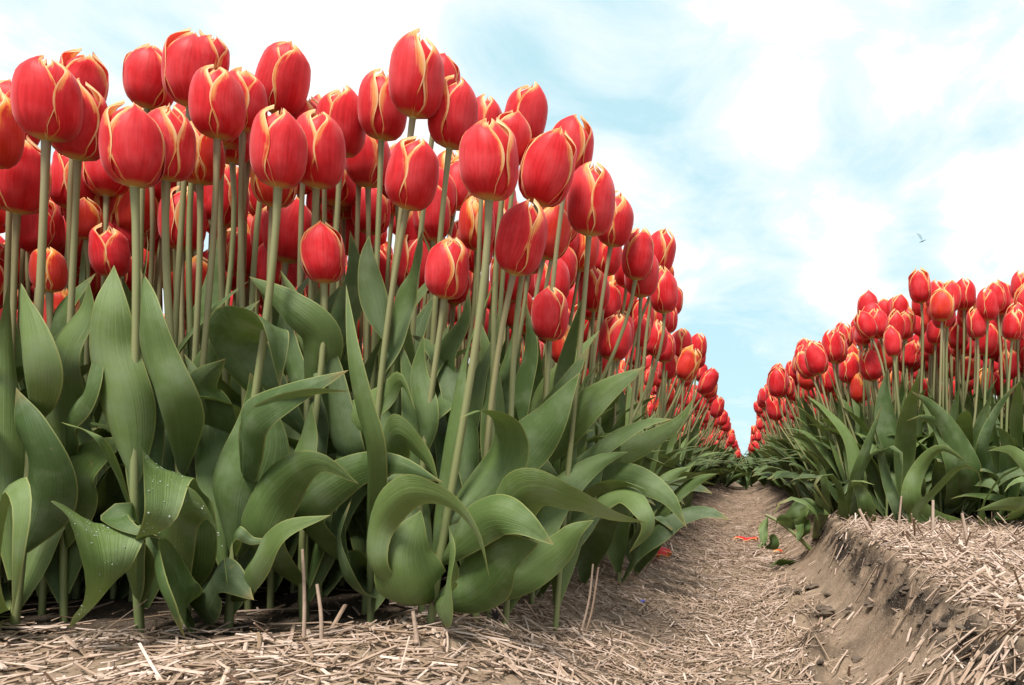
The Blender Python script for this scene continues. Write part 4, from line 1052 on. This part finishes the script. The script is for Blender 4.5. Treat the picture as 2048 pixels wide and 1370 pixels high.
def loose_petal(pxy, yaw, size, label, orange=False, tiltx=1.35):
    p = ground_hit(*pxy)
    o = link('fallen_petal', petal_mesh(rg.randrange(8), 0, orange), None, Vector(p)+Vector((0, 0, .012)))
    # lay the petal on its back: its outer face down or up
    m = Matrix.Rotation(yaw, 4, 'Z') @ Matrix.Rotation(R(-82), 4, 'Y') @ Matrix.Translation((-.018, 0, -.03)) @ Matrix.Diagonal((1, 1, 1, 1))
    me2 = o.data.copy(); me2.transform(m); me2.transform(Matrix.Scale(size, 4))
    zmin = min(v.co.z for v in me2.vertices); me2.transform(Matrix.Translation((0, 0, -zmin))); o.data = me2
    o.location = Vector(p)+Vector((0, 0, .001)); tag(o, label, 'petal', 'petals fallen on the soil')
loose_petal((1290, 1122), .3, .9, 'orange-tipped fallen petal, left one under the leaves of the left bed', True)
loose_petal((1308, 1127), 2.6, .85, 'red fallen petal in the middle of the three under the left bed')
loose_petal((1324, 1120), 1.2, .85, 'red fallen petal, right one under the leaves of the left bed')
loose_petal((1482, 1087), .5, .6, 'red fallen petal lying on the furrow floor, left of its two neighbours')
loose_petal((1497, 1088), 2.6, .55, 'red fallen petal in the middle of the furrow pile', False)
loose_petal((1510, 1084), 1.3, .5, 'small red fallen petal at the right end of the furrow pile')
loose_petal((1557, 1110), .9, .45, 'faded orange petal below the broken plant in the furrow', True)

def scrap_leaf(pxy, L_, W_, yaw, label, mat=None, arch=.012):
    p = ground_hit(*pxy); c, s = math.cos(yaw), math.sin(yaw)
    P = [[-L_/2*c, -L_/2*s, .002], [-L_/4*c, -L_/4*s+.004, arch], [L_/5*c, L_/5*s, arch*.8], [L_/2*c, L_/2*s, .002]]
    V, f, uv, e = leaf_geo(spline(P, 14), W_, [-s, c, 0], .3, .6, .3, .2, 7, 3)
    tag(link('fallen_leaf', mesh_from('fallen_leaf', V, f, mat or M_LEAF, uv, {'edge': e}), None, p), label, 'leaf')
scrap_leaf((1572, 1134), .062, .026, .2, 'short green leaf scrap lying on the furrow floor at the foot of the bank')
scrap_leaf((1525, 1098), .05, .014, 1.1, 'narrow green leaf scrap beside the petals in the furrow')

# broken plant hanging over the cut bank
pb = ground_hit(1622, 1098)
br = bpy.data.objects.new('broken_plant', None); COL.objects.link(br); br.location = pb; br.empty_display_size = .02
tag(br, 'broken tulip plant with a bent pale stem and limp leaves lying in the furrow', 'plant'); dB = pb[1]
S = spline([P3(1624, 1102, dB), P3(1600, 1078, dB-.01), P3(1575, 1056, dB-.01), P3(1552, 1040, dB), P3(1532, 1030, dB+.01)], 14)-pb
V, f = tube(S, np.linspace(.0042, .003, 14), 8); link('stem', mesh_from('stem', V, f, M_STEM), br)
for pts, W, ro in [([(1580, 1060), (1595, 1040, .02), (1612, 1020, .03), (1620, 1014, .03)], 26, .3), ([(1585, 1064), (1570, 1045, .02), (1556, 1042, .03), (1548, 1062, .03)], 24, .5),
                   ([(1600, 1078), (1606, 1060, .02), (1604, 1048, .02), (1596, 1085, .04)], 24, .2), ([(1535, 1035), (1528, 1060, .01), (1528, 1080, .02), (1533, 1096, .02)], 16, .2),
                   ([(1560, 1046), (1590, 1020, .02), (1625, 1012, .02), (1660, 1030, .0)], 30, .5), ([(1530, 1096), (1545, 1088, .02), (1540, 1075, .02), (1522, 1100, .03)], 18, .4)]:
    hand_leaf(br, dB, pts, W, roll=ro, cup=.4, wave=.3)

for (px, py, r, lab) in [(1570, 1188, .011, 'dark soil clod, left one of the two jagged ones on the furrow floor'), (1622, 1184, .010, 'dark soil clod behind the left jagged one on the furrow floor'),
                         (1652, 1242, .013, 'black wet clod at the foot of the bank, nearest the straw'), (1700, 1225, .008, 'small dark clod halfway up the foot of the bank'),
                         (1745, 1215, .007, 'little dark clod higher on the smooth bank'), (1592, 1205, .008, 'small brown clod in front of the two jagged ones')]:
    p = ground_hit(px, py); m2 = clod_mesh(int(px), r)
    o = link('soil_clod', m2, None, p+[0, 0, r*.3]); o.scale = (1.3, 1, .9); tag(o, lab, 'soil clod', 'clods of dark soil in the furrow')
p = ground_hit(1281, 1214)
V = np.array([[0, 0, 0], [.005, .001, .001], [.009, .006, .003], [.004, .007, .004], [-.002, .004, .002], [0, 0, .001], [.005, .001, .002], [.009, .006, .004], [.004, .007, .005], [-.002, .004, .003]])-[.003, .003, -.001]
me = mesh_from('plastic_scrap', V, [[0, 1, 2, 3], [0, 3, 4, 4]][:1]+[[5, 6, 7, 8], [0, 1, 6, 5], [1, 2, 7, 6], [2, 3, 8, 7], [3, 0, 5, 8]], M_BLUE, smooth=False)
tag(link('plastic_scrap', me, None, p), 'tiny blue scrap lying on the sandy slope beside the furrow', 'scrap')

# a bird far off in the sky
pB = P3(1845, 481, 40.)
bd = bpy.data.objects.new('bird', None); COL.objects.link(bd); bd.location = pB
tag(bd, 'faint grey-blue bird gliding high over the right bed', 'bird')
V, f = tube([[-.16, 0, -.10], [-.05, 0, -.03], [.1, 0, .02], [.22, 0, .03]], [.01, .05, .05, .01], 6); link('body', mesh_from('body', V, f, M_BIRD), bd)
for e_, nm in (((-.28, .1, .42), 'wing'), ((.34, -.1, -.02), 'wing')):
    V, f, uv, e = leaf_geo(spline([[0, 0, 0], [e_[0]*.5, e_[1]*.5, e_[2]*.62], [e_[0], e_[1], e_[2]]], 8), .13, [1, 0, .4], .2, 0, .1, 0, 3, 1)
    link(nm, mesh_from('wing', V, f, M_BIRD, uv), bd)
